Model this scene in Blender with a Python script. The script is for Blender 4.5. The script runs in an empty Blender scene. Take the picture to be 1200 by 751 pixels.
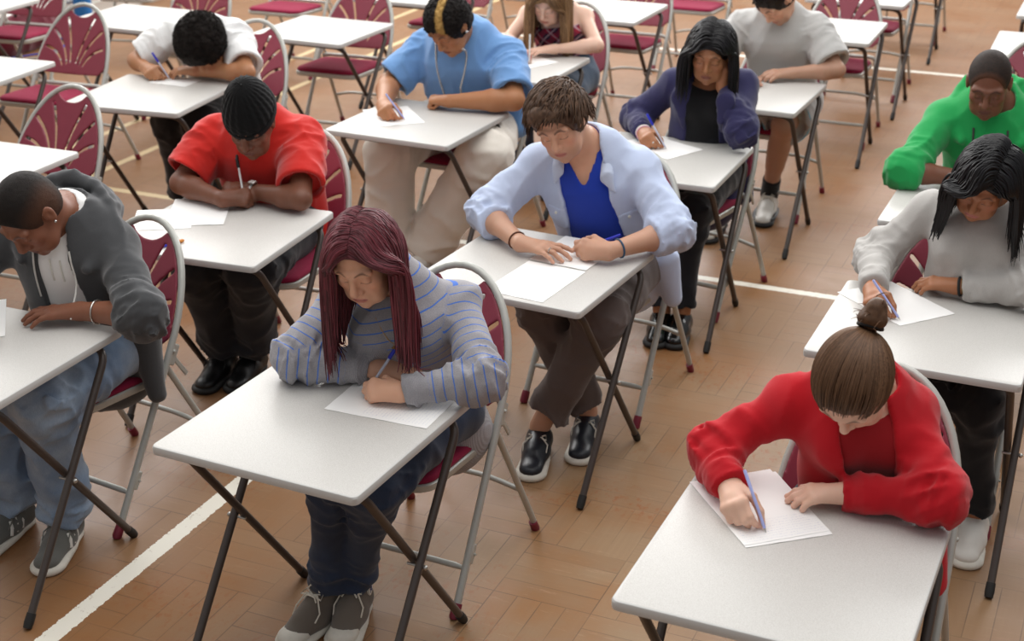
import bpy, math, random
import numpy as np
from mathutils import Matrix, Vector
random.seed(7)
RNG = np.random.default_rng(11)
SC = bpy.context.scene
COL = SC.collection
PI = math.pi
F4 = np.float32
def V(*a): return np.array(a, dtype=float)
def unit(v):
    v = np.asarray(v, float); return v/(np.linalg.norm(v)+1e-12)
def hexc(h):
    h = h.lstrip('#'); o = []
    for i in (0, 2, 4):
        c = int(h[i:i+2], 16)/255
        o.append(c/12.92 if c <= .04045 else ((c+.055)/1.055)**2.4)
    return tuple(o)+(1.0,)
# ------------------------------------------------------------------ noise
_L = RNG.random((32, 32, 32)).astype(F4)
def vn(p):
    i = np.floor(p).astype(int); f = (p-i).astype(F4); f = f*f*(3-2*f)
    i0 = i & 31; i1 = (i+1) & 31
    x0, y0, z0 = i0.T; x1, y1, z1 = i1.T; fx, fy, fz = f.T
    a = _L[x0, y0, z0]*(1-fx)+_L[x1, y0, z0]*fx; b = _L[x0, y1, z0]*(1-fx)+_L[x1, y1, z0]*fx
    c = _L[x0, y0, z1]*(1-fx)+_L[x1, y0, z1]*fx; d = _L[x0, y1, z1]*(1-fx)+_L[x1, y1, z1]*fx
    return (a*(1-fy)+b*fy)*(1-fz)+(c*(1-fy)+d*fy)*fz
# ------------------------------------------------------------------ signed distance shapes
def cap(a, b, ra, rb=None):
    rb = ra if rb is None else rb
    a = np.asarray(a, float); b = np.asarray(b, float); ba = b-a; L2 = ba@ba+1e-12
    def f(p):
        pa = p-a; h = np.clip(pa@ba/L2, 0, 1)
        return np.linalg.norm(pa-h[:, None]*ba, axis=1)-(ra+(rb-ra)*h)
    return f, np.minimum(a-ra, b-rb), np.maximum(a+ra, b+rb)
def cyl(a, b, ra, rb, flat0=False):
    a = np.asarray(a, float); b = np.asarray(b, float); ba = b-a; L = np.linalg.norm(ba); u = ba/L
    def f(p):
        pa = p-a; s = pa@u; h = s/L if flat0 else np.maximum(s/L, 0)
        rad = np.linalg.norm(pa-(h*L)[:, None]*u, axis=1)-(ra+(rb-ra)*np.clip(h, 0, 1.2))
        d = np.maximum(rad, s-L)
        return np.maximum(d, -s) if flat0 else d
    m = max(ra, rb)
    return f, np.minimum(a, b)-m, np.maximum(a, b)+m
def rcap(a, b, ra, rb, w, flat):
    a = np.asarray(a, float); b = np.asarray(b, float); w = unit(w); ba = b-a; ba = ba+w*(ba@w)*(1/flat-1); L2 = ba@ba+1e-12
    def f(p):
        pa = p-a; pa = pa+np.outer(pa@w, w)*(1/flat-1); h = np.clip(pa@ba/L2, 0, 1)
        return (np.linalg.norm(pa-h[:, None]*ba, axis=1)-(ra+(rb-ra)*h))*.85
    m = max(ra, rb)
    return f, np.minimum(a, b)-m, np.maximum(a, b)+m
def ell(c, R, r):
    c = np.asarray(c, float); r = np.asarray(r, float); R = np.asarray(R, float)
    def f(p):
        q = (p-c)@R.T; k0 = np.linalg.norm(q/r, axis=1); k1 = np.linalg.norm(q/(r*r), axis=1)+1e-9
        return k0*(k0-1)/k1
    m = r.max()
    return f, c-m, c+m
def box(c, R, h, rd=.003):
    c = np.asarray(c, float); h = np.asarray(h, float)-rd; R = np.asarray(R, float)
    def f(p):
        q = np.abs((p-c)@R.T)-h
        return np.linalg.norm(np.maximum(q, 0), axis=1)+np.minimum(q.max(1), 0)-rd
    m = np.linalg.norm(h)+rd
    return f, c-m, c+m
def torus(c, n, R, r, sx=None):
    c = np.asarray(c, float); n = unit(n)
    def f(p):
        q = p-c; hn = q@n; rad = np.linalg.norm(q-np.outer(hn, n), axis=1)
        return np.sqrt((rad-R)**2+hn**2)-r
    return f, c-R-r, c+R+r
def half(c, n, lo, hi):
    c = np.asarray(c, float); n = unit(n)
    def f(p): return (p-c)@n
    return f, np.asarray(lo, float), np.asarray(hi, float)
EYE = np.eye(3)
class Field:
    def __init__(s): s.ops = []; s.disp = []
    def u(s, prim, k=.012): s.ops.append((*prim, k, 0)); return s
    def cut(s, prim, k=.004): s.ops.append((*prim, k, 1)); return s
    def __call__(s, p, m=.05):
        D = np.full(len(p), 9., F4)
        for f, lo, hi, k, op in s.ops:
            e = m+k
            idx = np.nonzero(((p > lo-e) & (p < hi+e)).all(1))[0]
            if not len(idx): continue
            d = f(p[idx]); a = D[idx]
            if op == 0:
                h = np.maximum(k-np.abs(a-d), 0)/k; D[idx] = np.minimum(a, d)-h*h*k/4
            else:
                d = -d; h = np.maximum(k-np.abs(a-d), 0)/k; D[idx] = np.maximum(a, d)+h*h*k/4
        if s.disp:
            idx = np.nonzero(np.abs(D) < .06)[0]
            if len(idx):
                q = p[idx]; e = 0
                for g in s.disp: e = e+g(q)
                D[idx] += e
        return D
    def bounds(s):
        lo = np.min([o[1] for o in s.ops if o[4] == 0], 0); hi = np.max([o[2] for o in s.ops if o[4] == 0], 0)
        return lo-.02, hi+.02
def axis(lo, hi, base, fine):
    x = [lo]
    while x[-1] < hi:
        h = base
        for a, b, r in fine:
            if a-base < x[-1] < b: h = min(h, r)
        x.append(x[-1]+h)
    return np.array(x)
def surf(F, base, fine=(), smooth=1, lo=None, hi=None):
    """closed skin of a field on a graded grid; fine = [(lo3, hi3, step)]"""
    l, h = F.bounds()
    lo = l if lo is None else np.maximum(l, lo); hi = h if hi is None else np.minimum(h, hi)
    ax = [axis(lo[k], hi[k], base, [(f[0][k], f[1][k], f[2]) for f in fine]) for k in range(3)]
    n = [len(a) for a in ax]; B = 6
    cen, hs, bi = [], [], []
    for a in ax:
        st = np.arange(0, len(a), B); en = np.minimum(st+B, len(a)-1)
        cen.append((a[st]+a[en])/2); hs.append((a[en]-a[st])/2+1e-4); bi.append(np.arange(len(a))//B)
    C = np.stack(np.meshgrid(*cen, indexing='ij'), -1).reshape(-1, 3)
    Hd = np.sqrt(hs[0][:, None, None]**2+hs[1][None, :, None]**2+hs[2][None, None, :]**2).ravel()
    m = float(Hd.max()*1.6+.05)
    d = F(C, m); sh = [len(c) for c in cen]
    act = (np.abs(d) < Hd*1.6+.014).reshape(sh); neg = ((d < 0)).reshape(sh)
    ix = np.ix_(*bi)
    D = np.where(neg[ix], F4(-1), F4(1)); I = np.argwhere(act[ix])
    P = np.stack([ax[k][I[:, k]] for k in range(3)], 1)
    out = np.empty(len(P), F4)
    for s0 in range(0, len(P), 400000): out[s0:s0+400000] = F(P[s0:s0+400000], .03)
    D[I[:, 0], I[:, 1], I[:, 2]] = out
    for k in range(3):
        sl = [slice(None)]*3; sl[k] = 0; D[tuple(sl)] = 1; sl[k] = -1; D[tuple(sl)] = 1
    sg = D < 0; cnt = np.zeros([k-1 for k in n], np.int8)
    cs = [(i, j, k) for i in (0, 1) for j in (0, 1) for k in (0, 1)]
    S = lambda A, c: A[c[0]:n[0]-1+c[0], c[1]:n[1]-1+c[1], c[2]:n[2]-1+c[2]]
    for c in cs: cnt += S(sg, c)
    Q = np.argwhere((cnt > 0) & (cnt < 8)); ids = np.full(cnt.shape, -1, np.int32); ids[Q[:, 0], Q[:, 1], Q[:, 2]] = np.arange(len(Q))
    acc = np.zeros((len(Q), 3)); num = np.zeros(len(Q))
    gp = lambda c: np.stack([ax[k][Q[:, k]+c[k]] for k in range(3)], 1)
    gd = lambda c: D[Q[:, 0]+c[0], Q[:, 1]+c[1], Q[:, 2]+c[2]]
    for c in cs:
        for k in range(3):
            if c[k]: continue
            e = list(c); e[k] = 1; a, b = gd(c), gd(e); x = (a < 0) != (b < 0)
            t = np.clip(a/(a-b+1e-12), 0, 1)[:, None]
            pt = gp(c)*(1-t)+gp(e)*t; acc[x] += pt[x]; num[x] += 1
    vs = acc/num[:, None]; qs = []
    for k in range(3):
        a, b = [q for q in range(3) if q != k]
        sl0 = [slice(1, -1)]*3; sl1 = [slice(1, -1)]*3; sl0[k] = slice(0, -1); sl1[k] = slice(1, None)
        A, Bv = sg[tuple(sl0)], sg[tuple(sl1)]
        E = np.argwhere(A != Bv)
        if not len(E): continue
        fl = A[E[:, 0], E[:, 1], E[:, 2]]
        off = np.ones(3, int); off[k] = 0; E = E+off
        def cell(da, db):
            e = E.copy(); e[:, a] -= da; e[:, b] -= db; return ids[e[:, 0], e[:, 1], e[:, 2]]
        q = np.stack([cell(0, 0), cell(1, 0), cell(1, 1), cell(0, 1)], 1)
        if k == 1: fl = ~fl
        q[~fl] = q[~fl][:, ::-1]; qs.append(q)
    qs = np.concatenate(qs); qs = qs[(qs >= 0).all(1)]
    for _ in range(smooth):
        s = np.zeros_like(vs); w = np.zeros(len(vs))
        for i in range(4):
            for j in ((i+1) % 4, (i+3) % 4):
                np.add.at(s, qs[:, i], vs[qs[:, j]]); np.add.at(w, qs[:, i], 1)
        vs = vs*.5+.5*s/np.maximum(w, 1)[:, None]
    return vs, qs
# ------------------------------------------------------------------ blender objects
def mesh_np(name, vs, fs, mat, parent=None, smooth=True, attrs=None, mats=None, fmat=None):
    vs = np.asarray(vs, F4); me = bpy.data.meshes.new(name)
    if isinstance(fs, np.ndarray):
        nf, k = fs.shape; me.vertices.add(len(vs)); me.vertices.foreach_set('co', vs.ravel())
        me.loops.add(nf*k); me.loops.foreach_set('vertex_index', fs.astype(np.int32).ravel())
        me.polygons.add(nf); me.polygons.foreach_set('loop_start', np.arange(0, nf*k, k, dtype=np.int32))
        me.update(calc_edges=True)
    else:
        me.from_pydata(vs.tolist(), [], fs); me.update()
    for m in (mats or [mat]): me.materials.append(m)
    if fmat is not None: me.polygons.foreach_set('material_index', np.asarray(fmat, np.int32))
    if smooth: me.polygons.foreach_set('use_smooth', np.ones(len(me.polygons), bool))
    for an, (tp, arr) in (attrs or {}).items():
        at = me.attributes.new(an, tp, 'POINT'); at.data.foreach_set('color' if tp == 'FLOAT_COLOR' else 'value', np.asarray(arr, F4).ravel())
    o = bpy.data.objects.new(name, me); COL.objects.link(o)
    if parent is not None: o.parent = parent
    return o
def empty(name, loc=(0, 0, 0), rz=0):
    o = bpy.data.objects.new(name, None); o.empty_display_size = .1; o.location = loc; o.rotation_euler = (0, 0, rz); COL.objects.link(o); return o
def tag(o, label=None, cat=None, group=None, kind=None):
    for k, v in (('label', label), ('category', cat), ('group', group), ('kind', kind)):
        if v: o[k] = v
    return o
class MB:
    """collects plain shapes into one mesh"""
    def __init__(s): s.v = []; s.f = []; s.n = 0; s.m = []
    def add(s, vs, fs, mi=0):
        s.v.append(np.asarray(vs, float)); s.f += [tuple(int(i)+s.n for i in f) for f in fs]; s.m += [mi]*len(fs); s.n += len(vs); return s
    def tube(s, pts, r, n=10, closed=False, mi=0, capends=True, flat=None):
        pts = np.asarray(pts, float); N = len(pts); rr = np.broadcast_to(np.asarray(r, float), (N,))
        if closed: T = np.roll(pts, -1, 0)-np.roll(pts, 1, 0)
        else: T = np.gradient(pts, axis=0)
        T = T/(np.linalg.norm(T, axis=1)[:, None]+1e-12)
        ref = V(0, 0, 1) if abs(T[0][2]) < .9 else V(1, 0, 0)
        u = unit(np.cross(ref, T[0])); rings = []
        for i in range(N):
            u = unit(u-T[i]*(u@T[i])); w = np.cross(T[i], u)
            a = np.arange(n)*2*PI/n
            fx, fy = (1, 1) if flat is None else flat
            rings.append(pts[i]+rr[i]*(fx*np.outer(np.cos(a), u)+fy*np.outer(np.sin(a), w)))
        vs = np.concatenate(rings); fs = []
        for i in range(N if closed else N-1):
            j = (i+1) % N
            for k in range(n):
                l = (k+1) % n; fs.append((i*n+k, i*n+l, j*n+l, j*n+k))
        if not closed and capends: fs += [tuple(range(n))[::-1], tuple((N-1)*n+k for k in range(n))]
        return s.add(vs, fs, mi)
    def box(s, c, h, R=EYE, mi=0, bev=0):
        c = np.asarray(c, float); h = np.asarray(h, float); R = np.asarray(R, float)
        if bev <= 0:
            q = np.array([(x, y, z) for x in (-1, 1) for y in (-1, 1) for z in (-1, 1)])*h
            return s.add(q@R+c, [(0, 1, 3, 2), (4, 6, 7, 5), (0, 4, 5, 1), (2, 3, 7, 6), (0, 2, 6, 4), (1, 5, 7, 3)], mi)
        b = min(bev, *h*.99); vs = []; fs = []
        for x in (-1, 1):
            for y in (-1, 1):
                for z in (-1, 1):
                    e = V(x, y, z)*h
                    vs += [e-V(0, y*b, z*b), e-V(x*b, 0, z*b), e-V(x*b, y*b, 0)]
        I = lambda x, y, z, k: ((x > 0)*4+(y > 0)*2+(z > 0))*3+k
        def add(f):
            p = np.array([vs[i] for i in f]); nn = np.cross(p[1]-p[0], p[2]-p[0])
            fs.append(tuple(f) if nn@p.mean(0) > 0 else tuple(f[::-1]))
        for d in (-1, 1):
            add([I(d, -1, -1, 0), I(d, 1, -1, 0), I(d, 1, 1, 0), I(d, -1, 1, 0)])
            add([I(-1, d, -1, 1), I(1, d, -1, 1), I(1, d, 1, 1), I(-1, d, 1, 1)])
            add([I(-1, -1, d, 2), I(1, -1, d, 2), I(1, 1, d, 2), I(-1, 1, d, 2)])
        for y in (-1, 1):
            for z in (-1, 1): add([I(-1, y, z, 1), I(1, y, z, 1), I(1, y, z, 2), I(-1, y, z, 2)])
        for x in (-1, 1):
            for z in (-1, 1): add([I(x, -1, z, 0), I(x, 1, z, 0), I(x, 1, z, 2), I(x, -1, z, 2)])
        for x in (-1, 1):
            for y in (-1, 1): add([I(x, y, -1, 0), I(x, y, 1, 0), I(x, y, 1, 1), I(x, y, -1, 1)])
        for x in (-1, 1):
            for y in (-1, 1):
                for z in (-1, 1): add([I(x, y, z, 0), I(x, y, z, 1), I(x, y, z, 2)])
        return s.add(np.array(vs)@R+c, fs, mi)
    def ball(s, c, r, n=10, mi=0, R=EYE):
        r = np.broadcast_to(np.asarray(r, float), (3,)); vs = [V(0, 0, 1)]; fs = []
        for i in range(1, n):
            for k in range(2*n):
                t = PI*i/n; a = PI*k/n; vs.append(V(math.sin(t)*math.cos(a), math.sin(t)*math.sin(a), math.cos(t)))
        vs.append(V(0, 0, -1)); m = 2*n
        for k in range(m):
            l = (k+1) % m; fs.append((0, 1+k, 1+l))
            for i in range(n-2): fs.append((1+i*m+k, 1+(i+1)*m+k, 1+(i+1)*m+l, 1+i*m+l))
            fs.append((1+(n-2)*m+k, len(vs)-1, 1+(n-2)*m+l))
        return s.add((np.array(vs)*r)@np.asarray(R)+np.asarray(c, float), fs, mi)
    def prism(s, poly, z0, z1, mi=0, R=EYE, c=(0, 0, 0)):
        n = len(poly); vs = [V(x, y, z0) for x, y in poly]+[V(x, y, z1) for x, y in poly]
        fs = [tuple(range(n))[::-1], tuple(range(n, 2*n))]+[(i, (i+1) % n, n+(i+1) % n, n+i) for i in range(n)]
        return s.add(np.array(vs)@np.asarray(R)+np.asarray(c, float), fs, mi)
    def build(s, name, mat, parent=None, smooth=True, mats=None):
        o = mesh_np(name, np.concatenate(s.v), s.f, mat, parent, smooth, mats=mats, fmat=s.m if mats else None)
        if smooth:
            try: o.data.set_sharp_from_angle(angle=math.radians(38))
            except Exception: pass
        return o
def strands(P, rad, ns=4, flat=.6):
    """P (N,M,3) -> tapered lock tubes, quads + per-vertex random"""
    N, M, _ = P.shape; T = np.gradient(P, axis=1); T /= np.linalg.norm(T, axis=2, keepdims=True)+1e-9
    ax = np.abs(T).max(1).argmin(1); ref = np.eye(3)[ax][:, None, :]; u = np.cross(np.broadcast_to(ref, T.shape), T); u /= np.linalg.norm(u, axis=2, keepdims=True)+1e-9
    w = np.cross(T, u); a = np.arange(ns)*2*PI/ns
    rad = np.broadcast_to(rad, (N, M))
    ring = P[:, :, None, :]+rad[:, :, None, None]*(np.cos(a)[None, None, :, None]*u[:, :, None, :]+flat*np.sin(a)[None, None, :, None]*w[:, :, None, :])
    vs = ring.reshape(-1, 3); i, j, k = np.meshgrid(np.arange(N), np.arange(M-1), np.arange(ns), indexing='ij')
    l = (k+1) % ns; b = (i*M+j)*ns; c = (i*M+j+1)*ns
    fs = np.stack([b+k, b+l, c+l, c+k], -1).reshape(-1, 4)
    rnd = np.repeat(RNG.random(N), M*ns)
    return vs, fs, rnd
def merge(parts):
    vs, fs, at, n = [], [], [], 0
    for v, f, r in parts: vs.append(v); fs.append(f+n); at.append(r); n += len(v)
    return np.concatenate(vs), np.concatenate(fs), np.concatenate(at)
# ------------------------------------------------------------------ materials
class NT:
    def __init__(s, name):
        s.m = bpy.data.materials.new(name); s.m.use_nodes = True; s.t = s.m.node_tree; s.t.nodes.clear()
        s.o = s.t.nodes.new('ShaderNodeOutputMaterial'); s.b = s.t.nodes.new('ShaderNodeBsdfPrincipled'); s.t.links.new(s.b.outputs[0], s.o.inputs[0])
    def n(s, tp, ins=None, **kw):
        d = s.t.nodes.new(tp)
        for k, v in kw.items(): setattr(d, k, v)
        for k, v in (ins or {}).items(): s.set(d.inputs[k], v)
        return d
    def set(s, sock, v):
        if hasattr(v, 'is_output'): s.t.links.new(v, sock)
        else: sock.default_value = v
    def M(s, op, a, b=0., c=0.): return s.n('ShaderNodeMath', {0: a, 1: b, 2: c}, operation=op).outputs[0]
    def mix(s, f, a, b, bt='MIX'):
        d = s.n('ShaderNodeMix', data_type='RGBA', blend_type=bt); s.set(d.inputs[0], f); s.set(d.inputs[6], a); s.set(d.inputs[7], b); return d.outputs[2]
    def noise(s, scale, detail=2., vec=None, rough=.5):
        d = s.n('ShaderNodeTexNoise', {'Scale': scale, 'Detail': detail, 'Roughness': rough})
        if vec is not None: s.set(d.inputs['Vector'], vec)
        return d.outputs[0]
    def obj(s): return s.n('ShaderNodeTexCoord').outputs['Object']
    def scale(s, vec, sc): return s.n('ShaderNodeMapping', {'Vector': vec, 'Scale': sc}).outputs[0]
    def bump(s, h, st, dist=.002): s.set(s.b.inputs['Normal'], s.n('ShaderNodeBump', {'Height': h, 'Strength': st, 'Distance': dist}).outputs[0])
    def p(s, **kw):
        for k, v in kw.items(): s.set(s.b.inputs[k.replace('_', ' ')], v)
    def ramp(s, f, stops):
        d = s.n('ShaderNodeValToRGB', {0: f}); e = d.color_ramp.elements
        while len(e) < len(stops): e.new(.5)
        for x, (pos, c) in zip(e, stops): x.position = pos; x.color = c
        return d.outputs[0]
def dk(c, f): return (c[0]*f, c[1]*f, c[2]*f, 1)
def plain(name, h, rough=.5, metal=0., var=.06, vs=30., bump=0., bs=200., spec=.5, coat=0.):
    t = NT(name); c = hexc(h); o = t.obj()
    f = t.noise(vs, 3., o); t.p(Base_Color=t.mix(f, dk(c, 1-var*2), dk(c, 1+var)), Roughness=rough, Metallic=metal)
    t.b.inputs['Specular IOR Level'].default_value = spec; t.b.inputs['Coat Weight'].default_value = coat
    if bump: t.bump(t.noise(bs, 2., o), bump, .001)
    return t.m
def cloth(name, h, weave=900., var=.12, bump=.35, rough=.9, sheen=.25, heather=0., h2=None):
    t = NT(name); c = hexc(h); o = t.obj()
    f = t.noise(7., 4., o); col = t.mix(f, dk(c, 1-var), dk(c, 1+var*.6))
    fine = t.noise(weave, 1., t.scale(o, (1, 1, .35)))
    if heather:
        g = t.noise(420., 2., t.scale(o, (1, 1, .3))); col = t.mix(t.M('MULTIPLY', g, heather), col, hexc(h2) if h2 else dk(c, .45))
    t.p(Base_Color=col, Roughness=rough, Sheen_Weight=sheen, Sheen_Roughness=.5); t.b.inputs['Specular IOR Level'].default_value = .25
    t.bump(t.M('ADD', fine, t.M('MULTIPLY', t.noise(60., 3., o), 1.2)), bump, .0012)
    return t.m
def denim(name, h, fade, amt=.5, wash=3.):
    t = NT(name); c = hexc(h); o = t.obj(); n = t.noise(wash, 4., o, .6)
    w = t.noise(500., 1., t.scale(o, (1, 1, .15))); k = t.M('MULTIPLY', t.ramp(n, [(.38, (0, 0, 0, 1)), (.72, (1, 1, 1, 1))]), amt)
    col = t.mix(k, dk(c, 1), hexc(fade)); col = t.mix(t.M('MULTIPLY', w, .45), col, dk(c, .45))
    t.p(Base_Color=col, Roughness=.85, Sheen_Weight=.15); t.bump(w, .4, .001); return t.m
def hairmat(name, h, h2, rough=.42, ani=0.):
    t = NT(name); a = t.n('ShaderNodeAttribute', attribute_name='rnd').outputs['Fac']; o = t.obj()
    f = t.M('ADD', t.M('MULTIPLY', a, .75), t.M('MULTIPLY', t.noise(160., 2., t.scale(o, (1, 1, .25))), .3))
    t.p(Base_Color=t.mix(f, hexc(h), hexc(h2)), Roughness=rough+.1); t.b.inputs['Specular IOR Level'].default_value = .3
    t.bump(t.noise(700., 2., o), .25, .001); return t.m
def skinmat(name):
    t = NT(name); a = t.n('ShaderNodeAttribute', attribute_name='tint').outputs['Color']; o = t.obj()
    n = t.noise(26., 3., o); col = t.mix(t.M('MULTIPLY', n, .28), a, (.55, .16, .1, 1), 'MIX'); col = t.mix(.55, a, col)
    t.p(Base_Color=col, Roughness=.48, Subsurface_Weight=.12, Subsurface_Scale=.008); t.b.inputs['Subsurface Radius'].default_value = (1., .35, .2)
    t.b.inputs['Specular IOR Level'].default_value = .4; t.bump(t.noise(420., 2., o), .12, .001); return t.m
# ================================================================== furniture
def laminate():
    t = NT('speckled_laminate'); o = t.obj()
    s = t.noise(420., 2., o, .7); big = t.noise(5., 3., o)
    col = t.mix(t.ramp(s, [(.36, (0, 0, 0, 1)), (.6, (1, 1, 1, 1))]), hexc('#bdbab5'), hexc('#cfcdc9'))
    t.p(Base_Color=t.mix(t.M('MULTIPLY', big, .12), col, hexc('#d2cdc4')), Roughness=.42); t.b.inputs['Specular IOR Level'].default_value = .35
    t.bump(s, .08, .0006); return t.m
M_LAM = laminate()
M_EDGE = plain('desk_edge_band', '#c3c2bf', .5, var=.03)
M_BROWN = plain('brown_grey_enamel', '#4a423e', .38, .25, var=.08, spec=.5)
M_BLACKR = plain('black_rubber', '#191817', .6)
M_GREYT = plain('grey_enamel', '#b2b2ac', .36, .15, var=.05, spec=.55)
M_BURG = plain('burgundy_shell', '#7d2438', .5, var=.05, bump=.2, bs=700.)
M_CAP = plain('burgundy_cap', '#7a1f35', .45)
M_SEAT = cloth('seat_fabric', '#86183a', 700., .08, .3, .9, .06)
M_BOLT = plain('zinc_bolt', '#b9b7b2', .3, .8)
M_PAPER = plain('paper', '#f6f5f3', .75, var=.01, spec=.2)
def arc_pts(pts, r, n=6):
    """polyline with rounded corners"""
    pts = [np.asarray(p, float) for p in pts]; out = [pts[0]]
    for a, b, c in zip(pts[:-2], pts[1:-1], pts[2:]):
        d1 = unit(a-b); d2 = unit(c-b); p = b+d1*r; q = b+d2*r
        for i in range(n+1):
            t = i/n; out.append((1-t)**2*p+2*t*(1-t)*b+t*t*q)
    out.append(pts[-1]); return np.array(out)
def rrect(w, d, r, n=5):
    o = []
    for cx, cy, a0 in ((w-r, d-r, 0), (-w+r, d-r, 90), (-w+r, -d+r, 180), (w-r, -d+r, 270)):
        for i in range(n+1):
            a = math.radians(a0+90*i/n); o.append((cx+r*math.cos(a), cy+r*math.sin(a)))
    return o
def make_desk():
    root = empty('exam_desk'); ob = []
    m = MB(); lay = [(.300, .6875, .0), (.3005, .692, 1), (.3005, .704, 1), (.2985, .7085, 1), (.295, .71, 0)]
    loops = [np.array([(x, y, z) for x, y in rrect(w, w, .018)]) for w, z, _ in lay]; n = len(loops[0])
    vs = np.concatenate(loops); fs = [tuple(range(n))[::-1], tuple((len(loops)-1)*n+i for i in range(n))]; mi = [1, 0]
    for k in range(len(loops)-1):
        for i in range(n): fs.append((k*n+i, k*n+(i+1) % n, (k+1)*n+(i+1) % n, (k+1)*n+i)); mi.append(1)
    o = mesh_np('tabletop', vs, fs, None, root, True, mats=[M_LAM, M_EDGE], fmat=mi); o.data.set_sharp_from_angle(angle=.5)
    for yt, yf, hx in ((.25, -.245, .292), (-.25, .272, .268)):
        p = arc_pts([(-hx, yf, .016), (-hx, yt+(yf-yt)*.05, .672), (hx, yt+(yf-yt)*.05, .672), (hx, yf, .016)], .055)
        m = MB().tube(p, .0115, 12); fr = m.build('leg_frame', M_BROWN, root)
        for s in (-1, 1):
            d = unit(V(0, yf-yt, -.66)); b = V(s*hx, yf, .016)
            MB().tube([b-d*.03, b-d*.002, b+d*.014], [.0135, .0142, .012], 12).build('rubber_foot', M_BLACKR, fr)
        for x in (-.16, .16): MB().box((x, yt*.98, .684), (.02, .012, .005), bev=.002).build('bracket', M_BROWN, fr)
    for s in (-1, 1):
        zc = .352; yc = .0
        MB().tube([(s*.255, yc, zc), (s*.309, yc, zc)], .004, 8).ball((s*.309, yc, zc), .007, 6).build('pivot_bolt', M_BOLT, root)
    return root
TH = unit(V(0, .515, .857))          # along the sloping back tubes of a chair
TW = unit(V(0, .857, -.515))
def hoop_xy():
    pts = [(-.226, .012), (-.224, .30), (-.222, .56)]
    for i in range(1, 24):
        a = PI-PI*i/24; pts.append((.221*math.cos(a)*(1 if abs(math.cos(a)) > .2 else 1), .60+.41*math.sin(a)**.9))
    return pts+[(.222, .56), (.224, .30), (.226, .012)]
def shell_mesh():
    def F(p, m=.05):
        x, v, w = p[:, 0], p[:, 1], p[:, 2]
        xa = np.abs(x); e = np.sqrt((x/.219)**2+(np.maximum(v-.60, 0)/.402)**2); d2 = (e-1)*.2
        d2 = np.maximum(d2, .612-v); d2 = np.maximum(d2, xa-.219); d2 = np.maximum(d2, (xa-.219+.035)*.7+(.612+.035-v)*.7-.025)
        sc = np.sqrt((x/.080)**2+((v-1.002)/.062)**2); d2 = np.maximum(d2, (1-sc)*.055)
        d2 = np.maximum(d2, v-.962-.016*np.minimum(xa/.1, 1))
        for x0, v0, x1, v1, cv in ((.018, .678, .083, .928, .008), (.040, .668, .150, .856, .018), (.066, .660, .176, .757, .020)):
            for sg in (-1, 1):
                A = V(sg*x0, v0); Bv = V(sg*x1, v1); d = Bv-A; L = np.linalg.norm(d); d = d/L; q0 = x-A[0]; q1 = v-A[1]
                t = np.clip((q0*d[0]+q1*d[1])/L, 0, 1); o = -4*t*(1-t)*cv*sg
                dd = np.hypot(q0-t*L*d[0]+o*d[1]*-1, q1-t*L*d[1]+o*d[0])-(.0022+.0030*t); d2 = np.maximum(d2, -dd)
        wc = .006+.35*(x*x)-.02*np.exp(-((v-.62)/.03)**2)*0
        d = np.maximum(d2, np.abs(w-.004+.40*x*x)-.006); 
        return (d+.0015).astype(F4)
    Fi = Field(); Fi.u((lambda p: F(p), V(-.225, .6, -.04), V(.225, 1.0, .03)), .001)
    vs, qs = surf(Fi, .0042, (), 1)
    P = vs[:, :1]*V(1, 0, 0)+vs[:, 1:2]*TH+vs[:, 2:3]*TW
    return P, qs
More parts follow.
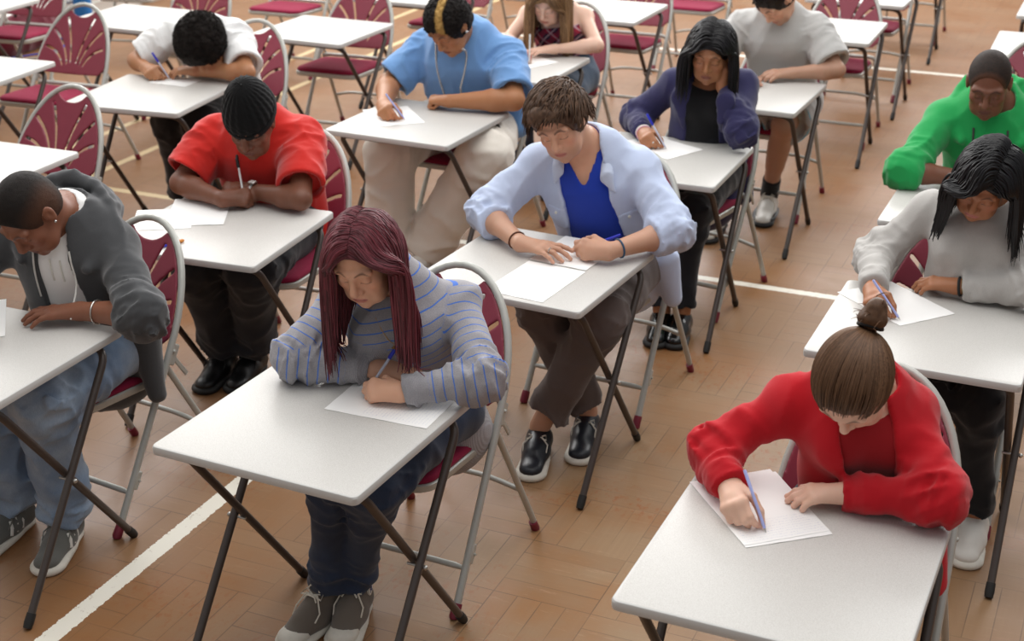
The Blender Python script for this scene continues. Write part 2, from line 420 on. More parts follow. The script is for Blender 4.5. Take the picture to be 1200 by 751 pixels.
def make_chair():
    root = empty('folding_chair')
    m = MB().tube([x*V(1, 0, 0)+v*TH for x, v in hoop_xy()], .0115, 12); fr = m.build('back_frame', M_GREYT, root)
    P, q = shell_mesh(); mesh_np('backrest', P, q, M_BURG, root)
    for s in (-1, 1):
        f0 = V(s*.226, 0, 0)
        MB().tube([f0+TH*.045, f0+TH*.005+V(0, 0, .004), f0+V(0, 0, .001)], [.0145, .0155, .0135], 12).build('foot_cap', M_CAP, root)
    rp = arc_pts([(-.226, .548, .01), (-.205, .30, .475), (.205, .30, .475), (.226, .548, .01)], .03)
    MB().tube(rp, .0105, 12).build('rear_leg_frame', M_GREYT, root)
    for s in (-1, 1):
        a = V(s*.226, .548, 0); d = unit(V(s*.205, .30, .475)-a)
        MB().tube([a+d*.04, a+d*.006, a+V(0, 0, .001)], [.0135, .0145, .013], 12).build('foot_cap', M_CAP, root)
    rl = lambda s, t: V(s*(.226-.021*t), .548-.248*t, .475*t)
    MB().tube(arc_pts([rl(-1, .40), rl(-1, .46)+V(.09, .004, 0), rl(1, .46)+V(-.09, .004, 0), rl(1, .40)], .06), .0085, 10).build('rear_crossbar', M_GREYT, root)
    MB().tube([V(-.222, .075, .125), V(-.19, .078, .125), V(.19, .078, .125), V(.222, .075, .125)], [.006, .0095, .0095, .006], 10).build('front_crossbar', M_GREYT, root)
    for s in (-1, 1):
        c = V(s*.226, 0, 0)+TH*.19; R = np.stack([V(1, 0, 0), TW, TH])
        MB().box(c+TW*.008, (.011, .013, .03), R, bev=.004).tube([c+V(-.0*s, 0, 0)+TW*.012, c+V(s*.016, 0, 0)+TW*.012], .004, 8).build('hinge_block', M_GREYT, root)
        c = V(s*.222, 0, 0)+TH*.60
        MB().box(c+TW*.012, (.007, .02, .035), R, bev=.004).box(c+V(-.01*s, 0, -.03)+TW*.055, (.004, .055, .008), np.stack([V(1, 0, 0), unit(V(0, .55, -.83)), unit(V(0, .83, .55))]), bev=.003).ball(c+V(s*.009, 0, .012)+TW*.015, .006, 6).build('side_bracket', M_GREYT, root)
    def loop(w, y0, y1, z, r=.05, bow=.018):
        o = []
        for x, y in rrect(w, (y1-y0)/2, r, 6):
            yy = y+(y0+y1)/2
            if y < 0: yy -= bow*(1-(x/w)**2)
            o.append((x, yy, z+(.30-yy)*.045))
        return np.array(o)
    lp = [loop(.196, -.075, .30, .418), loop(.2, -.08, .302, .424), loop(.2, -.08, .302, .44), loop(.196, -.076, .30, .443)]
    def skin(lp, bot=True, top=True):
        n = len(lp[0]); vs = np.concatenate(lp); fs = []
        if bot: fs.append(tuple(range(n))[::-1])
        for k in range(len(lp)-1): fs += [(k*n+i, k*n+(i+1) % n, (k+1)*n+(i+1) % n, (k+1)*n+i) for i in range(n)]
        if top: fs.append(tuple((len(lp)-1)*n+i for i in range(n)))
        return vs, fs
    v, f = skin(lp); mesh_np('seat_pan', v, f, M_GREYT, root).data.set_sharp_from_angle(angle=.6)
    v, f = skin([loop(.194, -.074, .297, .443), loop(.196, -.076, .299, .452), loop(.188, -.067, .292, .462), loop(.165, -.045, .27, .467), loop(.1, .02, .2, .470)]); mesh_np('seat', v, f, M_SEAT, root)
    return root
def copy_tree(o, parent=None):
    c = o.copy(); COL.objects.link(c)
    if parent is not None: c.parent = parent
    for ch in list(o.children): copy_tree(ch, c)
    return c
# ================================================================== the hall
def floor_mat():
    t = NT('worn_parquet'); o = t.obj(); sx = t.n('ShaderNodeSeparateXYZ', {0: o}); X, Y = sx.outputs[0], sx.outputs[1]
    M = t.M; S = .305
    ux, uy = M('DIVIDE', X, S), M('DIVIDE', Y, S); cx, cy = M('FLOOR', ux), M('FLOOR', uy); fx, fy = M('FRACT', ux), M('FRACT', uy)
    par = M('GREATER_THAN', M('FLOORED_MODULO', M('ADD', cx, cy), 2.), .5)
    sel = lambda a, b: M('ADD', M('MULTIPLY', par, a), M('MULTIPLY', M('SUBTRACT', 1., par), b))
    a, b = sel(fx, fy), sel(fy, fx); st = M('MULTIPLY', a, 4.); sf = M('FRACT', st)
    e1 = M('MINIMUM', sf, M('SUBTRACT', 1., sf)); e2 = M('MINIMUM', b, M('SUBTRACT', 1., b))
    j = M('MAXIMUM', M('LESS_THAN', e1, .020), M('LESS_THAN', e2, .0055))
    wob = t.noise(3.5, 3., o); jm = M('MULTIPLY', j, t.ramp(wob, [(.36, (0.1, .1, .1, 1)), (.6, (1, 1, 1, 1))]))
    cid = t.n('ShaderNodeCombineXYZ', {0: M('ADD', M('FLOOR', st), M('MULTIPLY', cx, 7.)), 1: cy, 2: par})
    wn = t.n('ShaderNodeTexWhiteNoise', {'Vector': cid.outputs[0]}).outputs[0]
    far = t.ramp(M('DIVIDE', M('SUBTRACT', Y, 2.), 9.), [(0, (0, 0, 0, 1)), (1, (1, 1, 1, 1))])
    lng = t.n('ShaderNodeCombineXYZ', {0: sel(M('MULTIPLY', X, 90.), M('MULTIPLY', X, 6.)), 1: sel(M('MULTIPLY', Y, 6.), M('MULTIPLY', Y, 90.)), 2: wn}).outputs[0]
    grain = t.noise(1., 4., lng)
    base = t.mix(wn, hexc('#927453'), hexc('#9c805f'))
    base = t.mix(t.M('MULTIPLY', grain, .38), base, hexc('#7d5b42'))
    patch = t.noise(2.2, 5., o, .62); varn = t.ramp(patch, [(.42, (0, 0, 0, 1)), (.66, (1, 1, 1, 1))])
    base = t.mix(M('MULTIPLY', varn, .55), base, hexc('#99622f'))
    # rows of rubbed varnish left between scuffs
    dash = t.noise(1., 3., t.scale(o, (46., 26., 1.)), .7); dm = M('MULTIPLY', t.ramp(dash, [(.52, (0, 0, 0, 1)), (.64, (1, 1, 1, 1))]), t.ramp(t.noise(1.7, 3., t.scale(o, (1., 1.3, 1.))), [(.5, (0, 0, 0, 1)), (.62, (1, 1, 1, 1))]))
    base = t.mix(M('MULTIPLY', dm, .75), base, hexc('#94531f'))
    scr = t.noise(1., 5., t.scale(o, (9., 55., 1.)), .75); base = t.mix(M('MULTIPLY', t.ramp(scr, [(.58, (0, 0, 0, 1)), (.74, (1, 1, 1, 1))]), .35), base, hexc('#c29f80'))
    ax_ = M('DIVIDE', M('ADD', X, 1.05), 1.0); ay_ = M('DIVIDE', M('SUBTRACT', Y, 3.), 2.6); worn = M('POWER', 2.718, M('MULTIPLY', -1., M('ADD', M('MULTIPLY', ax_, ax_), M('MULTIPLY', ay_, ay_))))
    base = t.mix(M('MULTIPLY', M('SUBTRACT', 1., worn), .55), base, hexc('#7a5030'))
    base = t.mix(M('MULTIPLY', jm, .6), base, hexc('#3d2a1d'))
    # painted court lines
    edge = M('MULTIPLY', M('SUBTRACT', t.noise(60., 3., o, .7), .5), .018)
    def line(co, c, w, lim=None):
        d = M('ABSOLUTE', M('SUBTRACT', co, c)); k = M('LESS_THAN', M('ADD', d, edge), w/2)
        if lim is not None:
            oc, lo, hi = lim; k = M('MULTIPLY', k, M('MULTIPLY', M('GREATER_THAN', oc, lo), M('LESS_THAN', oc, hi)))
        return k
    chip = t.ramp(t.noise(26., 4., o, .7), [(.30, (.4, .4, .4, 1)), (.40, (1, 1, 1, 1))])
    wl = M('MAXIMUM', M('MAXIMUM', line(X, -2.57, .062, (Y, -1., 6.0)), line(Y, 6.03, .05, (X, -3.6, 4.))), line(Y, 10.41, .055, (X, -5.2, 4.)))
    yl = M('MAXIMUM', M('MAXIMUM', line(X, -5.22, .05, (Y, 6.0, 12.)), line(X, -5.68, .05, (Y, 6.0, 12.))), line(Y, 6.03, .05, (X, -7., -3.6)))
    base = t.mix(M('MULTIPLY', yl, M('MULTIPLY', chip, .8)), base, hexc('#d3bf94'))
    base = t.mix(M('MULTIPLY', wl, M('MULTIPLY', chip, .92)), base, hexc('#ebe7da'))
    rg = M('ADD', .30, M('MULTIPLY', M('SUBTRACT', 1., varn), .16))
    t.p(Base_Color=base, Roughness=M('ADD', rg, M('MULTIPLY', t.noise(8., 3., o), .12))); t.b.inputs['Specular IOR Level'].default_value = .38
    t.bump(M('ADD', M('MULTIPLY', jm, -1.), M('MULTIPLY', grain, .4)), .15, .002)
    return t.m
def plane(name, pts, mat):
    o = mesh_np(name, pts, [(0, 1, 2, 3)], mat, None, False); o['kind'] = 'structure'; return o
def build_hall():
    fl = MB().box((-3, 6.5, -.05), (9, 13.5, .05)).build('floor', floor_mat(), None, False); fl['kind'] = 'structure'
    wm = plain('white_plaster', '#e9e7e2', .8, var=.03, bump=.1, bs=60.)
    w = MB().box((-8.05, 6.5, 2.), (.1, 13.5, 2.)).build('wall_left', wm, None, False); w['kind'] = 'structure'
    sk = MB().box((-7.937, 6.5, .06), (.0125, 13.5, .06), bev=.004).build('baseboard_left', plain('skirting_paint', '#dcd8d0', .5), None, False); sk['kind'] = 'structure'
    pipe = MB().tube([(-7.86, 3, .21), (-7.86, 13, .21)], .028, 12)
    for y in np.arange(3.5, 13, 1.5): pipe.box((-7.90, y, .12), (.018, .012, .119), bev=.003)
    tag(pipe.build('heating_pipe', plain('pipe_paint', '#e4e1d9', .4), None), 'white painted heating pipe running low along the left wall', 'pipe')
# ================================================================== people
M_SKIN = skinmat('skin')
TABLE = box((0, 0, .699), EYE, (.3005, .3005, .0118), .004)
class Head:
    def __init__(h, c, yaw, pitch, roll, sc=1.0):
        y, p, r = map(math.radians, (yaw, pitch, roll))
        f = V(math.sin(y), -math.cos(y), 0); s = V(math.cos(y), math.sin(y), 0); u = V(0, 0, 1)
        f, u = f*math.cos(p)-u*math.sin(p), u*math.cos(p)+f*math.sin(p)
        s, u = s*math.cos(r)+u*math.sin(r), u*math.cos(r)-s*math.sin(r)
        h.c = np.asarray(c, float); h.R = np.stack([s, f, u]); h.k = sc
    def w(h, x, f, u): return h.c+h.k*(V(x, f, u)@h.R)
    def loc(h, p): return (p-h.c)@h.R.T/h.k
    def ell(h, c, r): return ell(h.w(*c), h.R, np.asarray(r, float)*h.k)
    def cap(h, a, b, ra, rb=None): return cap(h.w(*a), h.w(*b), ra*h.k, (ra if rb is None else rb)*h.k)
    def ball(h, c, r): return cap(h.w(*c), h.w(*c), r*h.k)
def head_field(F, h, fem=False, lip=1., nose=1.):
    e = h.ell
    F.u(e((0, -.012, .026), (.073, .093, .083)), .02); F.u(e((0, -.035, -.015), (.062, .062, .07)), .03)
    F.u(e((0, .030, -.030), (.061, .060, .082)), .02)
    F.u(e((0, .040, -.072), (.046 if fem else .051, .048, .036)), .022)
    F.u(h.ball((0, .074, -.100), .015 if fem else .018), .025)
    for s in (-1, 1):
        F.u(h.ball((s*.040, .060, -.026), .021), .018)
        F.u(e((s*.034, .050, -.075), (.022, .03, .03)), .02)
        F.u(h.cap((s*.012, .086, .020), (s*.046, .074, .020), .0085 if fem else .011), .014)
        F.cut(h.ball((s*.031, .100, .003), .0135), .016)
        F.u(h.ball((s*.031, .0745, .0015), .0128), .003)
        F.u(e((s*.031, .0745, -.0035), (.0145, .0138, .0115)), .003)
        F.u(e((s*.0755, -.006, -.008), (.0075, .017, .030)), .006)
        F.u(e((s*.0800, -.012, .000), (.005, .013, .022)), .004)
        F.cut(e((s*.0850, -.004, -.004), (.0045, .007, .013)), .004)
    F.u(h.cap((0, .085, .012), (0, .1075, -.027), .0065, .0105*nose), .012)
    F.u(h.ball((0, .103, -.034), .0105*nose), .008)
    for s in (-1, 1): F.u(h.ball((s*.0125*nose, .094, -.036), .0085*nose), .006); F.cut(h.ball((s*.006, .1015, -.0455), .0035), .003)
    F.u(e((0, .083, -.062), (.026, .013, .018)), .012)
    for s in (-1, 1): F.u(h.cap((s*.004, .0945, -.0595), (s*.020, .084, -.0655), .0045*lip, .002), .004)
    F.u(h.cap((-.012, .0895, -.0725), (.012, .0895, -.0725), .0058*lip), .005)
    F.cut(h.cap((-.019, .0935, -.0665), (.019, .0935, -.0665), .0012), .003)
def head_tint(h, vs, skin, lipc, brow, browd=.8, stubble=0., lash=.7, fem=False):
    q = h.loc(vs); c = np.tile(np.array(skin[:3]), (len(vs), 1)); x = np.abs(q[:, 0]); f, u = q[:, 1], q[:, 2]
    def mixc(m, col): c[:] = c*(1-m[:, None])+np.array(col[:3])*m[:, None]
    fr = np.clip((f-.045)/.02, 0, 1)
    mixc(.35*np.exp(-(((x-.044)/.02)**2+((u+.03)/.022)**2))*fr, (min(1, skin[0]*1.05), skin[1]*.62, skin[2]*.55))
    if stubble: mixc(stubble*fr*np.clip((-.045-u)/.02, 0, 1)*(np.exp(-((x/.02)**2+((u+.066)/.008)**2)) < .5), (.06, .05, .045))
    d = np.sqrt((q[:, 0]/.023)**2+((u+.0665)/.0095)**2); mixc(np.clip((1.08-d)/.25, 0, 1)*(f > .07), lipc)
    mixc(np.clip((.0024-np.abs(u+.0665))/.0012, 0, 1)*(x < .021)*(f > .07)*.6, dk(lipc, .35))
    by = .0205+.006*np.sin(np.clip((x-.012)/.036, 0, 1)*PI)-.004*np.clip((x-.035)/.015, 0, 1)
    th = .0026 if fem else .0042
    mixc(browd*np.clip(1.4-np.abs(u-by)/th, 0, 1)*np.clip((x-.010)/.004, 0, 1)*np.clip((.052-x)/.006, 0, 1)*(f > .04), brow)
    lu = -.0105+.10*np.maximum(np.abs(x-.031)-.003, 0)
    mixc(lash*np.clip(1.5-np.abs(u-lu)/.0016, 0, 1)*(np.abs(x-.031) < .0145)*(f > .05), (.012, .009, .008))
    return c
def chain(F, p0, d, dn, lens, ang, rad, zmin, axis_up, k=.005):
    a = 0.; p = p0; pts = [p]; 
    for L, g, in zip(lens, ang):
        a += math.radians(g); q = p+(d*math.cos(a)+dn*math.sin(a))*L
        q[2] = max(q[2], zmin); pts.append(q); p = q
    for i in range(len(pts)-1): F.u(cap(pts[i], pts[i+1], rad[i], rad[i+1]), k if i else .010)
    return pts
def hand(F, W, d, dors, t, pose, sc=1., z0=.7125):
    """W wrist, d towards the knuckles, dors back of the hand, t thumb side"""
    d = unit(d); dors = unit(dors-d*(dors@d)); t = unit(t-d*(t@d)-dors*(t@dors)); pal = -dors
    zm = z0+.0075*sc if z0 is not None else -9
    cl = lambda p, r=.0: np.array([p[0], p[1], max(p[2], zm+r)])
    mo = [(.086, .027, .0), (.090, .009, .002), (.085, -.009, .001), (.077, -.026, -.003)]
    mcp = [cl(W+sc*(d*a+t*b+dors*c)) for a, b, c in mo]
    for i, m in enumerate(mcp): F.u(cap(W+t*sc*(.012-.008*i), m, .0155*sc, .0112*sc), .016)
    F.u(cap(W, W+d*.05*sc, .021*sc, .017*sc), .02)
    th0 = cl(W+sc*(d*.025+t*.026+pal*.006), .004); 
    L = [(.042, .025, .020), (.046, .029, .021), (.042, .027, .021), (.033, .021, .019)]
    R_ = [(.0098, .0086, .0078, .0066)]*3+[(.0085, .0075, .0068, .0058)]
    P = {'flat': ([(6, 14, 12), (8, 18, 14), (10, 20, 16), (10, 22, 18)], (.16, .03, -.07, -.2)),
         'spread': ([(4, 14, 12), (8, 22, 14), (10, 26, 16), (6, 16, 12)], (.25, .05, -.12, -.34)),
         'relax': ([(18, 30, 22), (24, 36, 24), (28, 40, 26), (30, 40, 26)], (.12, .03, -.05, -.14)),
         'fist': ([(62, 92, 50), (66, 95, 50), (70, 95, 50), (72, 95, 50)], (.02, 0, -.02, -.06)),
         'write': ([(42, 52, 22), (52, 72, 34), (60, 82, 40), (64, 84, 40)], (.02, .0, -.02, -.06)),
         'cheek': ([(12, 24, 16), (16, 30, 20), (20, 34, 22), (24, 38, 24)], (.14, .04, -.06, -.14))}[pose]
    tips = []
    for i in range(4):
        di = unit(d+t*P[1][i]); pts = chain(F, mcp[i], di, pal, [l*sc for l in L[i]], P[0][i], [r*sc for r in R_[i]], zm, None)
        tips.append(pts)
    if pose in ('write',):
        tgt = tips[0][-1]-t*.0+ (t*.012+pal*.004)*sc
        m1 = th0+unit(d*.8+t*.5+pal*.25)*.040*sc; m2 = m1+(tgt-m1)*.55+t*.006*sc
        tp = [th0, cl(m1), cl(m2), cl(tgt)]
    elif pose == 'fist':
        m1 = th0+unit(d*.8+t*.45+pal*.3)*.040*sc; m2 = m1+unit(d*.5-t*.35+pal*.45)*.03*sc; tp = [th0, cl(m1), cl(m2), cl(m2+unit(-t*.9+pal*.1+d*.2)*.024*sc)]
    else:
        m1 = th0+unit(d*.72+t*.65+pal*.15)*.042*sc; m2 = m1+unit(d*.92+t*.3+pal*.12)*.030*sc; tp = [th0, cl(m1), cl(m2), cl(m2+unit(d+t*.05+pal*.15)*.024*sc)]
    rr = [.0155, .0112, .0098, .0078]
    for i in range(3): F.u(cap(tp[i], tp[i+1], rr[i]*sc, rr[i+1]*sc), .012 if i == 0 else .005)
    return dict(grip=(tips[0][-1]*.5+tp[-1]*.5), idx=tips[0], thumb=tp, tips=tips, W=W, d=d, dors=dors, t=t)
def ridge(n): return 1-np.abs(2*n-1)
def cloth_disp(amp, f=9., seed=0., dirv=None, st=.35):
    dv = None if dirv is None else unit(dirv)
    def g(p):
        q = p if dv is None else p-np.outer(p@dv, dv)*(1-st)
        w = vn(p*5+seed)*.6; n = vn(q*f+seed+w[:, None]*1.6); m = vn(q*f*2.1+seed*2+3.3)
        return -(amp*2.2*(ridge(n)**3-.22)+amp*.6*(ridge(m)**2-.3))
    return g
def limb_folds(a, b, amp, lam, c, wd, rad, seed):
    """irregular creases across a limb, strongest near distance c along it"""
    a = np.asarray(a, float); u = unit(np.asarray(b, float)-a)
    ref = unit(np.cross(u, V(.3, .5, .8))); r2 = np.cross(u, ref)
    def g(p):
        pa = p-a; s = pa@u; q = pa-np.outer(s, u); r = np.linalg.norm(q, axis=1); x = q@ref; y = q@r2
        wt = np.exp(-((s-c)/wd)**2)*np.clip((rad-r)/.03, 0, 1)
        z = s/lam*.62+1.1*vn(p*7+seed)+x*6*math.sin(seed)+y*6*math.cos(seed)
        n = vn(np.stack([z*1.25, x*8+seed, y*8], 1)); m = vn(np.stack([z*2.3+7, x*12, y*12+seed], 1))
        return -amp*1.5*wt*(1.5*ridge(n)**4+.7*ridge(m)**4-.15)
    return g
def torso(F, J, o=0., b=1., fem=False, hip=1., waist=1., k=.04, drop=0.):
    P, N, SL, SR = J['P'], J['N'], J['SL'], J['SR']
    s = unit(SR-SL); t = unit(N-P); w = unit(np.cross(s, t)); L = np.linalg.norm(N-P)
    P0 = P-t*drop; Ws = P+t*L*.36; Ch = P+t*L*.70+w*.012; Up = P+t*L*.90
    if fem: r = (.150*hip, .122*waist, .128, .085); fl = .74
    else: r = (.150*hip, .142*waist, .158, .100); fl = .72
    r = [x*b+o for x in r]
    F.u(rcap(P0, Ws, r[0], r[1], w, fl), k); F.u(rcap(Ws, Ch, r[1], r[2], w, fl), k); F.u(rcap(Ch, Up, r[2], r[3], w, fl), k)
    rs = (.043 if fem else .050)*b+o*.8
    for S in (SL, SR):
        F.u(cap(N-t*.04, S, rs*1.05, rs*.93), k*.8); F.u(cap(N+t*.015, N*.6+S*.4+t*.004, .036*b+o*.5, .030*b+o*.5), .04)
        F.u(cap(S, Ch+(S-N)*.35, rs*.9, rs*.62), k)
    if fem:
        for sg in (-1, 1): F.u(cap(Ch+s*sg*.062*b+w*(.062+o*.6)*b-t*.005, Ch+s*sg*.062*b+w*(.066+o*.6)*b-t*.012, .050*b+o*.4), .05)
    return s, t, w, Ch
class Person: pass
def build_person(spec):
    """spec in desk space (metres, x to the photo's right, -y to the camera)"""
    p = Person(); J = {k: V(*v) for k, v in spec['J'].items()}; p.J = J; p.spec = spec
    for k in 'LR': J['S'+k] = J['S'+k]+(J['N']-J['S'+k])*V(.07, .07, 0)-V(0, 0, .018)
    fem = spec.get('fem', False); b = spec.get('b', 1.); q = spec.get('q', 1.)
    h = Head(J['H'], *spec['head'], spec.get('hk', 1.)); p.h = h
    if spec.get('cheek'):
        J['WR'] = h.w(.062, .055, -.130); spec['handR'] = dict(d=tuple(unit(h.w(.092, -.015, -.01)-J['WR'])), up=tuple(unit(h.R[0]+h.R[1]*.25)), pose='cheek', roll=0, z0=None)
    F = Field(); head_field(F, h, fem, spec.get('lip', 1.), spec.get('nose', 1.))
    p.s, p.t, p.w, p.ch = torso(F, J, 0., b, fem, spec.get('hip', 1.), spec.get('waist', 1.))
    nk = (.046 if fem else .055)*(b**.5)
    F.u(cap(J['N']+p.w*.012, h.w(0, -.022, -.055), nk*1.08, nk*.97), .03)
    sc = .9 if fem else 1.; p.sc = sc; ra = b*(.85 if fem else 1.)
    p.ra = ra
    p.hands = {}
    for k in 'LR':
        S, E, W = J['S'+k], J['E'+k], J['W'+k]
        F.u(cap(S, E, .049*ra, .039*ra), .03)
        hs = spec['hand'+k]; hd = unit(V(*hs['d'])); up = V(*hs.get('up', (0, 0, 1)))
        t = np.cross(up, hd) if k == 'L' else np.cross(hd, up)
        rl = math.radians(hs.get('roll', 0)); dors = up*math.cos(rl)-unit(t)*math.sin(rl); tt = unit(t)*math.cos(rl)+up*math.sin(rl)
        if k == 'L' and spec.get('pen') and hs['pose'] == 'write' or k == 'R' and spec.get('pen') and hs['pose'] == 'write':
            tip, tp_ = map(lambda z: V(*z), spec['pen']); tg = tip+unit(tp_-tip)*.036; g0 = hand(Field(), W, hd, dors, tt, hs['pose'], sc*hs.get('sc', 1.)*spec.get('hsc', 1.), hs.get('z0', .7125))['grip']
            W = W+np.clip(tg-g0, -.09, .09)*V(1, 1, 0); J['W'+k] = W
        F.u(cap(E, E+(W-E)*.3, .037*ra, .041*ra), .02); F.u(cap(E+(W-E)*.25, W, .041*ra, .026*sc*ra**.5), .02)
        p.hands[k] = hand(F, W, hd, dors, tt, hs['pose'], sc*hs.get('sc', 1.)*spec.get('hsc', 1.), hs.get('z0', .7125))
        F.u(cap(J['H'+k], J['K'+k], .078*b, .056*b), .03); F.u(cap(J['K'+k], J['A'+k], .054*b, .036), .02)
        if spec.get('bare_calf'): F.u(cap(J['K'+k]*.7+J['A'+k]*.3+V(0, .012, 0), J['K'+k]*.4+J['A'+k]*.6+V(0, .008, 0), .052, .040), .03)
        F.u(cap(J['A'+k]-V(0, 0, .045), J['A'+k]*.5+J['T'+k]*.5-V(0, 0, .028), .026, .018), .015)
    F.cut(TABLE, .002)
    hl = h.c-.135*h.k; hh = h.c+.135*h.k; fine = [(hl, hh, spec.get('hres', .0042))]
    for k in 'LR':
        c = p.hands[k]['W']+p.hands[k]['d']*.07; fine.append((c-.085, c+.085, spec.get('dres', .0045)))
    vs, qs = surf(F, .011*q if q > 1 else .010, fine, 1)
    tint = head_tint(h, vs, spec['skin'], spec['lipc'], spec['brow'], spec.get('browd', .8), spec.get('stubble', 0), spec.get('lash', .7), fem)
    for k in 'LR':
        for ch in p.hands[k]['tips']+[p.hands[k]['thumb']]:
            dd = np.linalg.norm(vs-ch[-1], axis=1); m = np.clip((.016-dd)/.012, 0, 1)[:, None]*.3; tint = tint*(1-m)+np.array(spec['nail'][:3])*m
    root = mesh_np('person', vs, qs, M_SKIN, None, True, {'tint': ('FLOAT_COLOR', np.c_[tint, np.ones(len(vs))])})
    tag(root, spec['label'], 'person'); p.root = root; p.F = F
    root.location = spec['at'][:2]+(0,); root.rotation_euler = (0, 0, spec['at'][2])
    return p
def neck_frame(p, tilt=.5, fw=.018, up=-.005):
    nn = unit(p.t*.88+p.w*tilt); return p.J['N']+p.w*fw+p.t*up, nn
def top(p, name, mat, off=.012, sl=.012, arm='long', frac=.93, neck='crew', rn=.062, amp=.004, res=.0065, drop=.02, b=None, cuff=0., opening=None, vdepth=.1, extra=None, seed=1., stripe=False, waist=1.06, hip=1., tails=(), ntilt=.5, collar=True, efold=.006, vw=.7, sleeve_flare=0., pre=None):
    J = p.J; sp = p.spec; F = Field(); b = sp.get('b', 1.) if b is None else b; fem = sp.get('fem', False)
    torso(F, J, off, b, fem, hip*sp.get('hip', 1.), waist*sp.get('waist', 1.), drop=drop); ra = p.ra
    for a, c, ra_, rb_ in tails: F.u(cap(V(*a), V(*c), ra_, rb_), .04)
    c0, nn = neck_frame(p, ntilt)
    if neck:
        F.cut(cap(c0, c0+nn*.22, rn), .008)
        if neck == 'v':
            v0 = c0+p.w*.03; R = np.stack([p.s, nn, np.cross(p.s, nn)])
            F.cut(cap(c0+p.w*.05-p.t*.01, c0+p.w*.115-p.t*vdepth, rn*vw, .006), .006)
        if neck == 'scoop': F.cut(ell(c0+p.w*.05-p.t*.0, np.stack([p.s, p.w, p.t]), (rn*1.25, .08, vdepth)), .006)
        if collar: F.u(torus(c0+nn*.004, nn, rn+.002, .0055), .006)
    if opening is not None:   # an open front between two hanging edges
        wd, bot = opening; R = np.stack([p.s, p.w, p.t]); 
        a = p.J['N']+p.w*.10+p.t*.05; bb = p.J['P']+p.w*.20+p.t*bot
        F.cut(rcap(a, bb, wd*.75, wd*1.15, p.w, 1.6), .006)
    if pre: pre(F, p)
    if arm:
        for k in 'LR':
            S, E, W = J['S'+k], J['E'+k], J['W'+k]; fr = frac if not isinstance(frac, dict) else frac[k]
            if arm == 'short':
                e = S+(E-S)*fr; F.u(cyl(S, e, .047*ra+sl, .047*ra+sl+sleeve_flare), .03)
                ro = .047*ra+sl+sleeve_flare-.0125; F.cut(cyl(e-unit(E-S)*.035, e+(E-S)*.3, ro-.002, ro+.002, True), .003)
                F.disp.append(limb_folds(S, e, efold, .035, .07, .09, .13, seed+2))
            else:
                F.u(cap(S, E, .045*ra+sl, .040*ra+sl), .03); e = E+(W-E)*fr; r1 = .036*ra+sl; r2 = max((.036+(.026-.036)*fr)*ra+sl*.75, .0335 if fr > .8 else 0)
                F.u(cyl(E, e, r1, r2), .02)
                if cuff: F.u(cyl(e-unit(W-E)*cuff, e, r2+.0035, r2+.0035, True), .006)
                LS = np.linalg.norm(E-S); LE = np.linalg.norm(W-E)
                F.disp.append(limb_folds(S, E, efold, .030, LS, .10, .10, seed+1)); F.disp.append(limb_folds(E, W, efold*.9, .028, .02, .09, .09, seed+5))
                F.disp.append(limb_folds(E, W, efold*.7, .022, LE*fr-.03, .05, .08, seed+7))
    if extra: extra(F, p)
    F.disp.append(cloth_disp(amp, 9., seed, unit(p.t+.5*p.s), .25))
    if J['EL'][2] < .86: F.cut(TABLE, .003)
    vs, qs = surf(F, res, (), 1)
    at = None
    if stripe:
        t = (vs-J['P'])@p.t; best = np.full(len(vs), 9.); 
        c = t.copy(); dt = np.abs((vs-(J['P']+np.outer(t, p.t)))@p.s); lim = .155
        for k in 'LR':
            S, E, W = J['S'+k], J['E'+k], J['W'+k]
            for a, e, o in ((S, E, 0.), (E, W, .31)):
                u = unit(e-a); L = np.linalg.norm(e-a); s = (vs-a)@u; dd = np.linalg.norm(vs-a-np.outer(np.clip(s, 0, L), u), axis=1)
                m = (dd < best)&(dd < .075); 
                if o == 0.: m &= (s > -.0)
                c = np.where(m, o+s, c); best = np.where(m, dd, best)
                if o: 
                    cu = m & (s > L*frac-.062); c = np.where(cu, -1., c)
        hem = (t < -.03) & (best > .08); c = np.where(hem, -1., c)
        at = {'sc': ('FLOAT', c)}
    o = mesh_np(name, vs, qs, mat, p.root, True, at); p.tops = getattr(p, 'tops', [])+[F]; return o
def trousers(p, mat, name='trousers', off=.014, res=.008, ankle=(.0, .0), r=(.098, .078, .068, .056), amp=.004, seed=3., short=None):
    J = p.J; F = Field(); b = p.spec.get('b', 1.)
    F.u(rcap(J['P']-p.t*.03, J['P']+p.t*.10, .150*b*p.spec.get('hip', 1.)+off, .135*b+off, p.w, .78), .04)
    for i, k in enumerate('LR'):
        H, K, A = J['H'+k], J['K'+k], J['A'+k]
        if short is not None:
            e = H+(K-H)*short; F.u(cyl(H, e, r[0]*b, r[1]*b), .03); F.cut(cyl(e-unit(K-H)*.03, e+unit(K-H)*.1, r[1]*b-.012, r[1]*b-.010, True), .003)
            F.disp.append(limb_folds(H, K, .008, .06, .25, .15, .15, seed)); continue
        F.u(cap(H, K, r[0]*b, r[1]*b), .03); e = A+unit(K-A)*ankle[i]
        F.u(cyl(K, e, r[2]*b, r[3]*b), .025)
        L = np.linalg.norm(K-H); F.disp.append(limb_folds(H, K, .007, .045, L-.03, .13, .14, seed+i)); F.disp.append(limb_folds(K, A, .006, .05, .03, .12, .13, seed+i+4))
        F.disp.append(limb_folds(K, A, .007, .035, np.linalg.norm(A-K)-.06, .07, .12, seed+i+8))
    F.disp.append(cloth_disp(amp, 8., seed))
    vs, qs = surf(F, res, (), 1)
    return mesh_np(name, vs, qs, mat, p.root, True)
